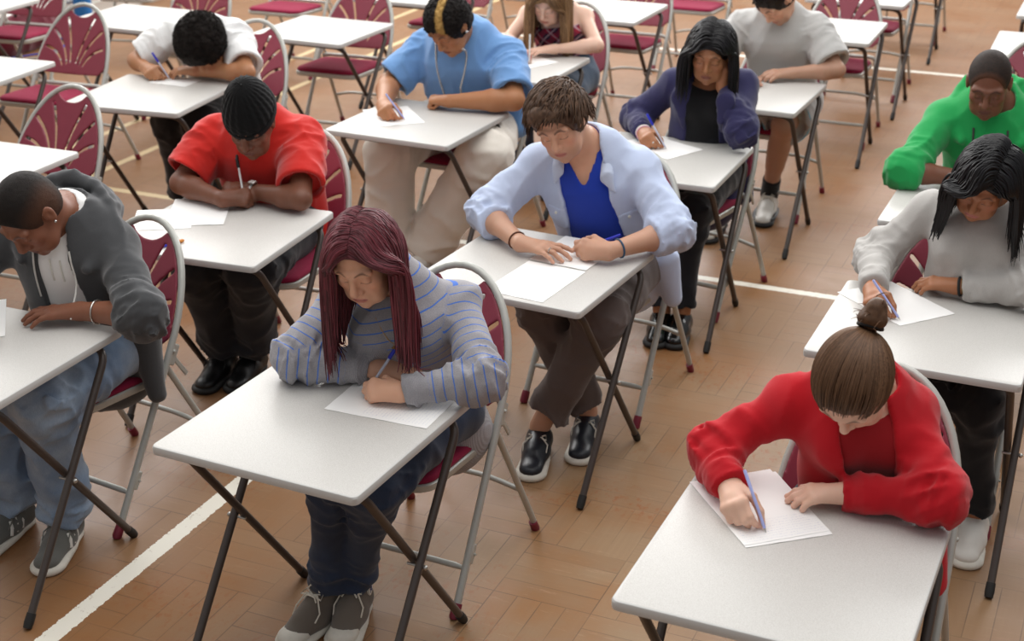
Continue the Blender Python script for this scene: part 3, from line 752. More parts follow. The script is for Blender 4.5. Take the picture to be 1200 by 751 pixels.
def shoe(p, k, kind, mats, L=.27, wd=.048, high=.0, res=.0055, lacem=None, name='shoe', toe=None):
    """upper with sole, laces (and toe cap, stripes) as sub-parts"""
    A, T = p.J['A'+k], p.J['T'+k]; d = unit(V(T[0]-A[0], T[1]-A[1], 0)); s = V(-d[1], d[0], 0); z = V(0, 0, 1); tl = p.spec.get('lift'+k, 0.)
    heel = V(A[0], A[1], 0)-d*.055; tip = heel+d*L
    zb = V(0, 0, p.spec.get('zshoe'+k, 0.)); heel = heel+zb
    d = unit(d+z*tl); z = unit(np.cross(s, -d)) if np.cross(s, -d)[2] > 0 else unit(np.cross(s, d)); R = np.stack([s, d, z])
    X = lambda a, b, c: heel+s*a+d*b+z*c
    up, sole, lace, toem = mats
    F = Field(); F.u(cap(X(0, .045, .045), X(0, .12, .040), .040, .042), .02); F.u(rcap(X(0, .12, .040), X(.0, L-.052, .030), .044, .040, z, .62), .03)
    F.u(cap(X(0, .045, .05), X(0, .05, .062+high), .038, .040), .03); F.u(cap(X(0, .075, .068+high*.6), X(0, .165, .052), .030, .028), .03)
    F.cut(cap(X(0, .040, .098+high), X(0, .044, .15+high), .033, .040), .005); F.cut(half(X(0, 0, .012), z, heel-.4, heel+.4) if False else box(X(0, .13, -.03), R, (.2, .3, .04)), .002)
    vs, qs = surf(F, res, (), 1); o = mesh_np(name, vs, qs, up, p.root, True)
    F2 = Field(); 
    F2.u(rcap(X(0, .045, .012), X(0, L-.055, .012), .042, .049, z, .42), .02); 
    F2.u(rcap(X(0, .13, .012), X(0, L-.06, .012), .045, .050, z, .42), .02); F2.cut(box(X(0, .13, -.045), R, (.2, .3, .045)), .002); F2.cut(box(X(0, .13, .028+.04), R, (.2, .3, .04)), .002)
    vs, qs = surf(F2, res, (), 1); mesh_np('sole', vs, qs, sole, o, True)
    if lace is not None:
        m = MB(); n = 5 if kind != 'boat' else 2
        for i in range(n):
            y = .10+i*(.018 if kind != 'boat' else .014); hz = .088+high*max(0, 1-i/3)-.0075*i
            w = .022
            for sg in (-1, 1): m.tube([X(-w*sg, y, hz-.012), X(-w*.6*sg, y+.004, hz), X(w*.6*sg, y+.008, hz+.001), X(w*sg, y+.012, hz-.012)], .0026, 6)
        for sg in (-1, 1): m.tube([X(0, .115, .086+high*.5), X(sg*.02, .12, .092+high*.5), X(sg*.042, .14, .075), X(sg*.040, .16, .055)], .0024, 6); m.tube([X(0, .115, .086+high*.5), X(sg*.03, .105, .094+high*.5), X(sg*.035, .125, .086+high*.5), X(0, .118, .088+high*.5)], .0024, 6)
        m.build('lace', lace, o)
    if toem is not None:
        Ft = Field(); Ft.u(rcap(X(0, L-.085, .030), X(0, L-.050, .027), .044, .044, z, .62), .01); Ft.cut(box(X(0, L-.13, .03), R, (.2, .055, .2)), .002); Ft.cut(box(X(0, .13, -.03), R, (.2, .3, .045)), .002)
        vs, qs = surf(Ft, res, (), 1); mesh_np('toe_cap', vs, qs, toem, o, True)
    p.X = X; return o, X
# ================================================================== hair
def skull(h, t=0., low=-.07, back=1.):
    F = Field(); F.u(h.ell((0, -.012, .028), (.075+t, .096+t, .085+t)), .02); F.u(h.ell((0, -.038, -.018), (.066+t*.8, .062+t*back, .068+t*.5)), .03); return F
def hairline(l, hl, w=.14):
    """1 at the edge of the hair, 0 further in"""
    e = np.sqrt((l[:, 0]/.076)**2+((l[:, 1]-.105)/.080)**2+((l[:, 2]-hl+.105)/.105)**2)-1
    return np.clip(1-e/w, 0, 1)
def cap_hair(p, mat, t=.010, hl=.060, nape=-.07, amp=.002, f=60., res=.0042, name='hair', side=.0, tint=None, shape=None, ears=True, big=()):
    h = p.h; F = skull(h, t)
    for c, r in big: F.u(h.ell(c, r), .03)
    F.cut(h.ell((0, .105, hl-.105), (.076+side, .080, .105)), .012)
    F.cut(h.ell((0, .07, -.07), (.085, .062, .075)), .012)
    if ears:
        for s in (-1, 1): F.cut(h.ell((s*.085, .004, -.018), (.026, .022, .034)), .006)
    F.cut(box(h.w(0, 0, nape-.06), h.R, V(.2, .2, .06)*h.k), .01)
    def g(q):
        l = h.loc(q); return -amp*(vn(l*f)*1.3+.7*vn(l*f*2.3+5)-1.)
    F.disp.append(g)
    if shape: F.disp.append(lambda q: shape(h.loc(q)))
    vs, qs = surf(F, res*h.k, (), 1); r = vn(vs*90)
    at = {'rnd': ('FLOAT', r)}
    if tint: at['mask'] = ('FLOAT', tint(h.loc(vs)))
    o = mesh_np(name, vs, qs, mat, p.root, True, at); p.hairF = F; return o
def grad(F, P, e=.004):
    d0 = F(P, .2); g = np.stack([F(P+V(*(e*(i == k) for i in range(3))), .2)-d0 for k in range(3)], 1); return d0, g/(np.linalg.norm(g, axis=1, keepdims=True)+1e-9)
def grow(p, P, D, n, ds, grav, fields, shield=None, stiff=.75, jit=.12, margin=.004, gdir=(0, 0, -1), lens=None, fwd=(9, 9, 0)):
    out = [P.copy()]; h = p.h; gd = V(*gdir); sj = RNG.uniform(1., 1.42, len(P))
    for i in range(n-1):
        D = D*stiff+gd*grav*(1-stiff)*min(1, .25+i/6)+RNG.normal(0, jit, D.shape)*.12
        D /= np.linalg.norm(D, axis=1, keepdims=True)
        st = ds if lens is None else ds*lens[:, None]
        Q = P+D*st
        for F, mg in fields:
            d, g = grad(F, Q); m = np.clip(mg-d, 0, .03); m = np.where(d > 5, 0, m); Q += g*m[:, None]
        if shield is not None:   # keep the face clear: left and right edges of the curtain
            xl, xr, top_, x0 = shield; l = h.loc(Q); right = l[:, 0] >= x0
            zt = np.clip((top_-l[:, 2])/.035, 0, 1); zb = np.clip((l[:, 2]+.30)/.15, .4, 1); fm = np.clip((l[:, 1]-.02)/.03, 0, 1)
            l[:, 0] = np.where(right, np.maximum(l[:, 0], (x0+(xr-x0)*zt*zb*sj)*fm+l[:, 0]*(1-fm)), np.minimum(l[:, 0], (x0+(xl-x0)*zt*zb*sj)*fm+l[:, 0]*(1-fm)))
            f0 = np.where(right, fwd[1], fwd[0]); lim = f0+np.maximum(.05-l[:, 2], 0)*fwd[2]; l[:, 1] = np.where(l[:, 2] < .05, np.minimum(l[:, 1], np.maximum(lim, l[:, 1]-.012)), l[:, 1])
            Q = h.c+h.k*(l@h.R)
        D = Q-P; D /= np.linalg.norm(D, axis=1, keepdims=True)+1e-9; P = Q; out.append(P.copy())
    return np.stack(out, 1)
def lock_mesh(p, P, r0, mat, name, taper=.25, ns=5, flat=.5, parent=None, extra=()):
    M = P.shape[1]; t = np.linspace(0, 1, M); rad = r0*(np.minimum(1, .45+t*5))*np.where(t > .6, 1-(t-.6)/.4*(1-taper), 1)
    parts = [strands(P, rad, ns, flat)]+list(extra); v, f, r = merge(parts)
    return mesh_np(name, v, f, mat, parent or p.root, True, {'rnd': ('FLOAT', r)})
def scalp(h, n, t=.006, cond=None):
    """random points on the crown and the directions off it"""
    o = []
    while len(o) < n:
        v = RNG.normal(size=3); v /= np.linalg.norm(v); q = v*V(.075+t, .096+t, .085+t)+V(0, -.012, .028)
        if cond is None or cond(q): o.append(q)
    q = np.array(o); nr = (q-V(0, -.012, .028))/V(.075, .096, .085)**2; nr /= np.linalg.norm(nr, axis=1, keepdims=True)
    return q, nr
def long_hair(p, mat, n=420, part=0., steps=26, ds=.02, length=(.8, 1.1), r0=.0052, shield=(-.055, .058, .06, 0.), capT=.008, hl=.055, fields=None, sweep=0., grav=1.6, stiff=.72, fwd=(.075, .04, .5), back=-.2):
    h = p.h; cond = lambda q: q[2] > .03 and not (q[1] > .05 and q[2] < hl)
    q, nr = scalp(h, n, capT, cond)
    # more roots along the parting line
    m = n//3; y = RNG.uniform(-.07, .075, m); q2 = np.stack([part+RNG.normal(0, .004, m), y, np.zeros(m)], 1)
    z = 1-(q2[:, 0]/(.075+capT))**2-((q2[:, 1]+.012)/(.096+capT))**2; q2[:, 2] = .028+(.085+capT)*np.sqrt(np.clip(z, .02, 1))
    q = np.concatenate([q, q2]); nr = (q-V(0, -.012, .028))/V(.075, .096, .085)**2; nr /= np.linalg.norm(nr, axis=1, keepdims=True)
    sg = np.where(q[:, 0] >= part, 1., -1.); dl = np.stack([sg*.95, back+sweep*np.clip(q[:, 1], 0, 1)*8+RNG.normal(0, .12, len(q)), np.full(len(q), -.15)], 1)
    dl -= nr*(dl*nr).sum(1, keepdims=True); dl /= np.linalg.norm(dl, axis=1, keepdims=True)
    P = h.c+h.k*(q@h.R); D = dl@h.R; Sk = skull(h, capT)
    Sk.u(h.ell((0, .03, -.03), (.064, .060, .085)), .02)
    fl = [(Sk, .005)]+[(F, .010) for F in (fields if fields is not None else getattr(p, 'tops', [])[:1])]
    L = RNG.uniform(*length, len(q))
    S = grow(p, P, D, steps, ds, grav, fl, shield, stiff, lens=L, fwd=fwd)
    for _ in range(2): S[:, 1:-1] = (S[:, :-2]+2*S[:, 1:-1]+S[:, 2:])/4
    cap_hair(p, mat, capT-.001, hl, -.10, .0015, 40., name='hair_cap', ears=False)
    return lock_mesh(p, S, r0, mat, 'hair')
def tufts(p, mat, n, L, flow, r0=.004, t=.012, hl=.055, steps=7, jit=.5, grav=.6, name='hair_lock', lift=.35, taper=.1, cond=None, parent=None, ns=4, fshort=.5):
    """short locks lying along flow(q) in head space"""
    h = p.h; c0 = lambda q: not (q[1] > .035 and q[2] < hl) and q[2] > -.02+(.04 if q[1] > 0 else 0) and not (abs(q[0]) > .06 and abs(q[1]) < .03 and q[2] < .02)
    q, nr = scalp(h, n, t, cond or c0); d = flow(q)+RNG.normal(0, .25, q.shape); d -= nr*(d*nr).sum(1, keepdims=True)
    d = d/np.linalg.norm(d, axis=1, keepdims=True)+nr*lift; d /= np.linalg.norm(d, axis=1, keepdims=True)
    S = grow(p, h.c+h.k*(q@h.R), d@h.R, steps, L/steps, grav, [(skull(h, t), .002)], None, .8, jit, lens=RNG.uniform(.6, 1.2, n)*np.where((q[:, 1] > .02)|(q[:, 2] < .03), fshort, 1.))
    return lock_mesh(p, S, r0, mat, name, taper, ns, .45, parent=parent)

def bun_hair(p, mat):
    h = p.h; bun = V(.012, -.118, .035)
    cap_hair(p, mat, .002, .062, -.06, .0006, 40., name='hair', ears=True)
    c = lambda q: (q[0]/.079)**2+((q[1]-.105)/.083)**2+((q[2]+.043)/.108)**2 > 1 and q[2] > -.045 and not (abs(q[0]) > .06 and abs(q[1]-.004) < .026 and q[2] < .018) and np.linalg.norm(q-bun) > .02
    q, nr = scalp(h, 1300, .008, c); d = bun-q+RNG.normal(0, .006, q.shape); d -= nr*(d*nr).sum(1, keepdims=True); L = np.linalg.norm(bun-q, axis=1); d /= np.linalg.norm(d, axis=1, keepdims=True)
    cc = V(0, -.012, .028); rr = V(.0835, .1045, .0935); A = (q-cc)/rr; A /= np.linalg.norm(A, axis=1, keepdims=True); Bd = unit((bun-cc)/rr)
    Mv = A+Bd+V(0, 0, .9)+A*V(.5, 0, 0); Mv = 1.15*Mv/np.linalg.norm(Mv, axis=1, keepdims=True); P = []
    for t in np.linspace(0, .97, 16):
        z = (1-t)**2*A+2*t*(1-t)*Mv+t*t*Bd; z /= np.linalg.norm(z, axis=1, keepdims=True); P.append(cc+rr*1.012*z)
    S = h.c+h.k*(np.stack(P, 1)@h.R); lock_mesh(p, S, .0036, mat, 'hair_lock', .5, 5, .4)
    B = Field(); c = h.w(.014, -.140, .050)
    B.u(h.ell((.014, -.142, .050), (.034, .026, .030)), .01); B.u(h.ell((.018, -.165, .058), (.022, .022, .022)), .012)
    B.disp.append(lambda q: -.004*(vn(h.loc(q)*V(30, 60, 90))-.5)-.002*(vn(h.loc(q)*140)-.5))
    v, f = surf(B, .0035); o = mesh_np('bun', v, f, mat, p.root, True, {'rnd': ('FLOAT', vn(v*120)*.4)})
    MB().tube([h.w(.012+.026*math.cos(a), -.124, .043+.024*math.sin(a)) for a in np.linspace(0, 2*PI, 17)[:-1]], .005, 8, True).build('hair_band', plain('black_elastic', '#0c0b0b', .7), o)
    n = 26; q = V(.014, -.14, .05)+RNG.normal(0, .016, (n, 3)); D = RNG.normal(size=(n, 3))*V(1.2, .4, .5)+V(0, -.3, .2)
    S = grow(p, h.c+h.k*(q@h.R), (D/np.linalg.norm(D, axis=1, keepdims=True))@h.R, 8, .006, .7, [], None, .75, .8); lock_mesh(p, S, .0012, mat, 'flyaway', .3, 3, 1., parent=o)

def curls(p, o, mat, n, r=(.003, .006), keep=None, th=.0013, h0=.010):
    h = p.h; me = o.data; v = np.empty(len(me.vertices)*3, F4); me.vertices.foreach_get('co', v); v = v.reshape(-1, 3); P0 = v[RNG.choice(len(v), n)]
    if keep is not None: P0 = P0[keep(h.loc(P0))]
    n = len(P0); nr = P0-h.w(0, -.02, .02); nr /= np.linalg.norm(nr, axis=1, keepdims=True)
    a = np.linspace(0, 2.2*PI, 8); u = np.cross(nr, RNG.normal(size=(n, 3))); u /= np.linalg.norm(u, axis=1, keepdims=True); w = np.cross(nr, u); r = RNG.uniform(*r, n)
    S = P0[:, None]-nr[:, None]*.003+r[:, None, None]*(u[:, None]*np.cos(a)[None, :, None]+w[:, None]*np.sin(a)[None, :, None])+nr[:, None]*(np.linspace(0, h0, 8))[None, :, None]
    return P0, lock_mesh(p, S, th, mat, 'curls', .6, 3, 1., parent=o)
# ================================================================== placement (desk centres: x, y, turn)
DESK = dict(A=(-1.818, 2.908, -2.5), B=(-.544, 2.737, -.5), C=(-1.735, 4.163, -4.), D=(-.473, 4.144, -.5), E=(-2.892, 4.06, 3.9), F=(-2.889, 5.597, -2.3),
            G=(-4.264, 5.54, 6.3), H=(-5.425, 6.957, .2), I=(-4.256, 7.09, -1.4), J=(-5.377, 5.556, 3.8), K=(-4.242, 4.318, .9), S=(-2.948, 2.899, .7),
            L=(-2.932, 6.733, -1.5), M=(-3.001, 8.238, -1.2), N=(-1.698, 6.667, -1.5), O=(-1.683, 8.213, .6), Q=(-1.733, 5.487, .2), P=(-.473, 8.244, 1.1),
            T=(-.445, 9.317, .6), U=(-1.68, 9.322, -1.4), R=(-.494, 5.36, -.3), P2=(-.38, 6.85, 0), W=(-6.58, 6.87, 2.), X=(-5.45, 8.25, 1.), Y=(-4.25, 8.25, -1.),
            Z=(-4.25, 9.38, 0.), Z2=(-2.93, 9.4, 0.), U2=(-1.72, 10.9, 0.), U3=(-1.72, 12.45, 0.), V=(-6.68, 8.25, 1.))
CHAIR = dict(A=(.01, .28, 0), B=(.06, .24, 0), C=(0, .36, 0), D=(.01, .08, 0), E=(-.01, .24, 0), F=(.01, .26, 0), G=(.09, .44, 0), S=(0, .28, -8), L=(.01, .36, 0), N=(-.02, .26, 0), Q=(.01, .10, -8), R=(0, .28, 0), K=(0, .16, 0), J=(.05, .42, 0), H=(0, .28, 0), I=(0, .08, 4), O=(.02, .12, 0), M=(.02, .18, 0), P=(.1, .2, 0), T=(.02, .3, 0), U=(-.02, .18, 0), P2=(-.1, .3, 0), W=(0, .28, 4), X=(0, .28, 0), Y=(0, .28, 0), Z=(0, .28, 0), Z2=(0, .28, 0), U2=(0, .42, 0), U3=(0, .3, 0), V=(0, .28, 10))
DESK_LABEL = dict(
 A='white exam desk of the student in the grey sweater with blue stripes', B='white exam desk of the student in the red cardigan',
 C='white exam desk of the student in the open pale blue shirt', D='white exam desk of the student in the grey sweatshirt',
 E='white exam desk of the student in the black knitted hat', F='white exam desk of the student in the sky blue t-shirt and long chain',
 G='white exam desk under the student with the round afro', S='white exam desk of the student in the dark grey hoodie',
 L='white exam desk of the student in the checked strappy top', N='white exam desk of the student in grey t-shirt and shorts',
 Q='white exam desk of the student in the navy blazer', R='white exam desk of the student in the green hoodie',
 K='empty white desk with a loose paper, just above the dark grey hoodie', J='empty white desk at the left frame edge, before the lone empty chair',
 H='empty white desk directly behind the student with the round afro', I='empty white desk left of the sky blue t-shirt, maroon seat showing beneath',
 M='empty white desk behind the student in the checked strappy top', O='empty white desk behind the student in grey t-shirt and shorts',
 P='empty white desk behind the head of the student in the green hoodie', T='white desk corner cut off at the top right edge of the photo',
 U='white desk cut by the top edge, behind the desk past the shorts', P2='white desk hidden behind the shaved head of the green hoodie student',
 W='white desk corner cut off at the top left of the photo', X='white desk out of frame behind the desk past the afro', Y='white desk at the top edge just left of the sky blue t-shirt',
 Z='white desk out of frame above the sky blue t-shirt', Z2='white desk out of frame above the navy blazer', U2='desk out of frame whose dark legs show at top right', U3='farthest desk, only two dark feet show at the top right', V='white desk out of frame beside the left wall')
CHAIR_LABEL = {k: v for k, v in dict(
 A='burgundy folding chair holding the student in the striped grey sweater', B='burgundy folding chair holding the student in the red cardigan',
 C='burgundy folding chair holding the student in the open pale blue shirt', D='burgundy folding chair holding the student in the grey sweatshirt',
 E='burgundy folding chair holding the student in the black knitted hat', F='burgundy folding chair holding the student in the sky blue t-shirt',
 G='burgundy folding chair holding the student with the round afro', S='burgundy folding chair holding the student in the dark grey hoodie',
 L='burgundy folding chair holding the student in the checked strappy top', N='burgundy folding chair holding the student in grey t-shirt and shorts',
 Q='burgundy folding chair holding the student in the navy blazer', R='burgundy folding chair holding the student in the green hoodie',
 K='empty burgundy chair behind the desk with a loose paper, left side', J='empty burgundy chair left of the afro student, fan slots fully in view',
 H='empty burgundy chair directly behind the bent white t-shirt', I='empty burgundy chair at the desk left of the sky blue t-shirt',
 M='empty burgundy chair behind the student in the checked strappy top', O='empty burgundy chair at the desk behind the shorts student',
 P='burgundy chair at the right edge behind the small white desk corner', T='burgundy chair out of frame at the top right corner',
 U='empty burgundy chair whose seat shows at the desk cut by the top edge', P2='empty burgundy chair right of the green hoodie student\'s head',
 W='empty burgundy chair in the top left corner beside the white wall', X='empty burgundy seat at the top edge above the afro student\'s chair', Y='empty burgundy seat at the top just left of the bleached hair streak',
 Z='burgundy chair cut by the top edge right of the bleached hair streak', Z2='empty burgundy seat at the top left of the navy blazer student\'s head', U2='grey chair legs with burgundy feet at the top right', U3='chair foot at the top right beside the farthest desk', V='burgundy chair beside the wall behind the lone empty chair').items()}
def RZ(k): return math.radians(DESK[k][2])
def toW(k, p):
    x, y, a = DESK[k]; a = math.radians(a); c, s = math.cos(a), math.sin(a); p = np.asarray(p, float); return V(x+c*p[0]-s*p[1], y+s*p[0]+c*p[1], p[2])
HIDE_DESK = {'P2', 'X', 'Z', 'Z2', 'V', 'U3'}
HIDE_CHAIR = {'P', 'T', 'U3'}
def furniture():
    d0 = make_desk(); c0 = make_chair(); fd = fc = True
    for k, (x, y, a) in DESK.items():
        if k not in HIDE_DESK:
            o = d0 if fd else copy_tree(d0); fd = False
            o.location = (x, y, 0); o.rotation_euler = (0, 0, math.radians(a)); tag(o, DESK_LABEL[k], 'desk', 'folding exam desks set out in rows')
        if k not in HIDE_CHAIR:
            o = c0 if fc else copy_tree(c0); fc = False; cx, cy, ca = CHAIR[k]; o.location = toW(k, (cx, cy, 0)); o.rotation_euler = (0, 0, math.radians(a+ca))
            tag(o, CHAIR_LABEL[k], 'chair', 'burgundy folding chairs at the exam desks')
def at(k): return (DESK[k][0], DESK[k][1], RZ(k))
def legs(J, hip=.09):
    P = J['P']
    for k, s in (('L', -1), ('R', 1)): J.setdefault('H'+k, (P[0]+s*hip, P[1]-.02, P[2]-.015))
    return J
FAIR = dict(skin=hexc('#dcab8e'), lipc=hexc('#c07a70'), brow=hexc('#4a3526'), nail=hexc('#e3b3a2'))
BROWN = dict(skin=hexc('#8a5a3c'), lipc=hexc('#82493c'), brow=hexc('#140d0a'), nail=hexc('#a5785f'), lash=.8)
DARK = dict(skin=hexc('#6a4533'), lipc=hexc('#5e3530'), brow=hexc('#0d0907'), nail=hexc('#7d5a48'), lash=.8)

PENS = dict(A=((.008, .286, .713), (.09, .269, .833)), B=((-.073, .085, .713), (-.143, .131, .833)), C=((.06, .154, .714), (.192, .233, .770)), D=((-.084, .02, .713), (-.176, .025, .825)),
            F=((-.059, -.022, .713), (-.164, .0, .811)), G=((-.04, .243, .713), (-.115, .237, .833)), L=((.04, .116, .713), (.057, .078, .853)), Q=((-.086, .213, .713), (-.121, .159, .843)), E=((-.045, .215, .745), (-.075, .265, .878)))
PENS['A'] = ((.034, .181, .713), (.085, .276, .829)); PENS['Q'] = ((-.018, .106, .713), (-.105, .11, .845)); PENS['E'] = ((-.02, .215, .755), (-.085, .30, .875)); PENS['F'] = ((-.049, -.032, .713), (-.119, -.074, .833)); PENS['L'] = ((.075, .029, .713), (.065, .061, .857))
def stripes_mat():
    t = NT('striped_knit'); o = t.obj(); sc = t.n('ShaderNodeAttribute', attribute_name='sc').outputs['Fac']
    f = t.M('FRACT', t.M('DIVIDE', t.M('ADD', sc, t.M('MULTIPLY', t.M('SUBTRACT', t.noise(30., 2., o), .5), .004)), .0275))
    rib = t.M('LESS_THAN', sc, -.5); ln = t.M('MULTIPLY', t.M('LESS_THAN', f, .115), t.M('SUBTRACT', 1., rib))
    g = t.noise(380., 2., o); col = t.mix(g, hexc('#858388'), hexc('#b0aeb2')); col = t.mix(t.M('MULTIPLY', t.noise(6., 3., o), .3), col, hexc('#858388'))
    t.p(Base_Color=t.mix(ln, col, hexc('#4a74c8')), Roughness=.95, Sheen_Weight=.25); t.b.inputs['Specular IOR Level'].default_value = .2
    wv = t.M('SINE', t.M('MULTIPLY', t.n('ShaderNodeSeparateXYZ', {0: o}).outputs[0], 1500.))
    t.bump(t.M('ADD', g, t.M('MULTIPLY', t.M('MULTIPLY', wv, rib), .6)), .45, .0015); return t.m
def plaid_mat():
    t = NT('red_plaid'); o = t.obj(); s = t.n('ShaderNodeSeparateXYZ', {0: o}); M = t.M
    a = M('FRACT', M('MULTIPLY', M('ADD', s.outputs[0], s.outputs[2]), 13.)); b = M('FRACT', M('MULTIPLY', M('SUBTRACT', s.outputs[2], s.outputs[0]), 13.))
    c = t.mix(M('GREATER_THAN', a, .5), hexc('#a3203a'), hexc('#2a2338')); d = t.mix(M('GREATER_THAN', b, .5), hexc('#b5304a'), hexc('#3a2f4a')); col = t.mix(.5, c, d)
    l = M('MAXIMUM', M('LESS_THAN', M('ABSOLUTE', M('SUBTRACT', a, .25)), .06), M('LESS_THAN', M('ABSOLUTE', M('SUBTRACT', b, .75)), .06)); col = t.mix(M('MULTIPLY', l, .7), col, hexc('#d5b9c2'))
    t.p(Base_Color=col, Roughness=.9); t.bump(t.noise(500., 2., o), .3, .001); return t.m
def mask_hair(name, h, h2, m1, m2):
    t = NT(name); a = t.n('ShaderNodeAttribute', attribute_name='rnd').outputs['Fac']; k = t.n('ShaderNodeAttribute', attribute_name='mask').outputs['Fac']
    n = t.noise(220., 2., t.obj()); f = t.M('MULTIPLY', t.M('ADD', a, n), .5)
    t.p(Base_Color=t.mix(k, t.mix(f, hexc(h), hexc(h2)), t.mix(f, hexc(m1), hexc(m2))), Roughness=.7); t.b.inputs['Specular IOR Level'].default_value = .25; t.bump(t.noise(420., 3., t.obj()), .6, .002); return t.m
STU = {}
def want(k):
    return ONLY is None or k in ONLY
ONLY = None
def students():
    M_BSOLE = plain('white_sole', '#d9d4c8', .6, var=.08, vs=40.); M_DSOLE = plain('dark_sole', '#151414', .6); M_LACE = plain('pale_lace', '#d8d1c3', .8)
    # ---- striped sweater
    if want('A'):
        J = legs(dict(P=(.06, .47, .58), N=(.02, .36, .985), H=(.035, .205, 1.10), SL=(-.150, .355, .915), SR=(.180, .475, .915), EL=(-.185, .165, .775), ER=(.345, .27, .785), WL=(.015, .265, .748), WR=(.135, .185, .752),
            KL=(.0, .05, .52), KR=(.135, .05, .52), AL=(-.09, .13, .10), AR=(-.03, .19, .10), TL=(-.11, -.04, .03), TR=(.02, .02, .03)))
        p = build_person(dict(J=J, at=at('A'), pen=PENS['A'], fem=True, head=(8, 29, 4), hres=.0028, dres=.003, label='student in grey sweater with thin blue stripes, long burgundy hair, writing left-handed', handL=dict(d=(.95, .35, 0), pose='relax', roll=25), handR=dict(d=(-1, -.25, 0), pose='write', roll=38), **FAIR))
        top(p, 'sweater', stripes_mat(), .012, .014, frac=.93, rn=.062, amp=.005, stripe=True, seed=1.7, cuff=.055, drop=.10, efold=.009)
        trousers(p, denim('blue_jeans', '#1d2a42', '#3a5378', .45, 4.), 'jeans', .008, .006, (.025, .03), (.082, .058, .056, .042), amp=.003)
        cv = cloth('taupe_canvas', '#6b6259', 600.)
        for k in 'LR': shoe(p, k, 'hi', (cv, M_BSOLE, M_LACE, M_BSOLE), .26, high=.045, name='sneaker')
        X = p.X; ux, uy, uz = [unit(X(*e)-X(0, 0, 0)) for e in ((1, 0, 0), (0, 1, 0), (0, 0, 1))]; R = np.stack([uy, uz, ux]); c = X(.0415, .062, .088); sh = [o for o in p.root.children if o.name.startswith('sneaker')][-1]
        MB().prism([(.019*math.cos(a), .019*math.sin(a)) for a in np.linspace(0, 2*PI, 21)[:-1]], -.006, .003, 0, R, c).prism([((.0125 if i % 2 == 0 else .005)*math.cos(PI/2+PI*i/5), (.0125 if i % 2 == 0 else .005)*math.sin(PI/2+PI*i/5)) for i in range(10)], .003, .0042, 1, R, c).build('ankle_patch', None, sh, True, [plain('patch_white', '#e4e0d6', .6), plain('patch_blue', '#24357f', .6)])
        long_hair(p, hairmat('burgundy_hair', '#2c1014', '#7a3640', .42), 800, part=.004, steps=25, ds=.0185, length=(.62, .92), r0=.0042, hl=.072, capT=.004, sweep=.5, shield=(-.046, .088, .085, .004), stiff=.70)
        STU['A'] = p
    if want('B'):
        J = legs(dict(P=(.08, .50, .58), N=(.05, .40, .985), H=(.062, .235, 1.045), SL=(-.115, .375, .915), SR=(.155, .46, .91), EL=(-.265, .305, .775), ER=(.272, .275, .78), WL=(-.142, .165, .765), WR=(.065, .262, .752),
            KL=(-.03, .10, .52), KR=(.17, .10, .52), AL=(-.02, .15, .09), AR=(.15, .17, .09), TL=(-.02, 0, .03), TR=(.16, .02, .03)))
        p = build_person(dict(J=J, at=at('B'), pen=PENS['B'], fem=True, head=(-12, 62, -4), hres=.003, dres=.003, label='student in red cardigan with brown hair in a bun, head bowed low', handL=dict(d=(.38, -.93, -.05), pose='write', roll=30), handR=dict(d=(-.95, -.30, -.05), pose='relax', roll=0), **{**FAIR, 'skin': hexc('#e0b7a0')}))
        red = cloth('red_knit', '#b5121f', 800., .10, .3, .95, .15)
        top(p, 'red_t_shirt', cloth('red_jersey', '#971019', 900., .1, .3, .9, .3), .007, .004, arm=None, neck='scoop', rn=.066, vdepth=.06, amp=.001, drop=.06)
        top(p, 'cardigan', red, .017, .011, frac={'L': .95, 'R': 1.03}, rn=.075, amp=.005, seed=4.2, drop=.12, efold=.010, opening=(.075, -.10), collar=False, tails=[((.22, .47, .64), (.26, .43, .47), .05, .035)])
        trousers(p, denim('dark_jeans', '#141a28', '#232d42', .3), 'jeans', .008, .009)
        bun_hair(p, hairmat('brown_tied_hair', '#3a2518', '#86644a', .4))
        bp = plain('black_pump', '#18171a', .4)
        for k in 'LR': shoe(p, k, 'flat', (bp, M_DSOLE, None, None), .25, name='black_flat_shoe')
        STU['B'] = p
    if want('C'):
        J = legs(dict(P=(.05, .53, .58), N=(-.01, .41, 1.005), H=(-.045, .265, 1.125), SL=(-.19, .385, .945), SR=(.185, .465, .945), EL=(-.295, .205, .78), ER=(.352, .325, .78), WL=(-.085, .06, .752), WR=(.215, .155, .755),
            KL=(-.04, .12, .53), KR=(.20, .10, .53), AL=(.10, .22, .10), AR=(.0, .04, .10), TL=(.17, -.02, .03), TR=(.08, -.22, .03)), .1)
        p = build_person(dict(J=J, at=at('C'), pen=PENS['C'], head=(12, 26, 16), hres=.003, dres=.003, stubble=.25, label='student in open pale blue shirt over royal blue v-neck, tousled brown hair', handL=dict(d=(1, .02, 0), pose='spread', roll=5), handR=dict(d=(-1, -.22, 0), pose='write', roll=55, ), **FAIR))
        top(p, 'v_neck_t_shirt', cloth('royal_blue_jersey', '#1f3fb0', 900., .1, .3, .85, .25), .008, .004, arm=None, neck='v', rn=.064, vdepth=.075, vw=.8, amp=.001, drop=.06, collar=False)
        top(p, 'shirt', cloth('pale_blue_cotton', '#c6d2ec', 1200., .05, .3, .85, .1, .2, '#a3b4d8'), .022, .016, frac=.30, neck='crew', rn=.074, amp=.006, seed=2.1, drop=.08, efold=.012, opening=(.105, -.1), collar=False, cuff=.035, tails=[((.24, .52, .60), (.27, .56, .44), .05, .03)])
        shirt_collar(p, [o for o in p.root.children if o.name.startswith('shirt')][0], cloth('woven_collar', '#cdd7ec', 700., .1, .5, .85, .1, .35, '#a9b8d6'))
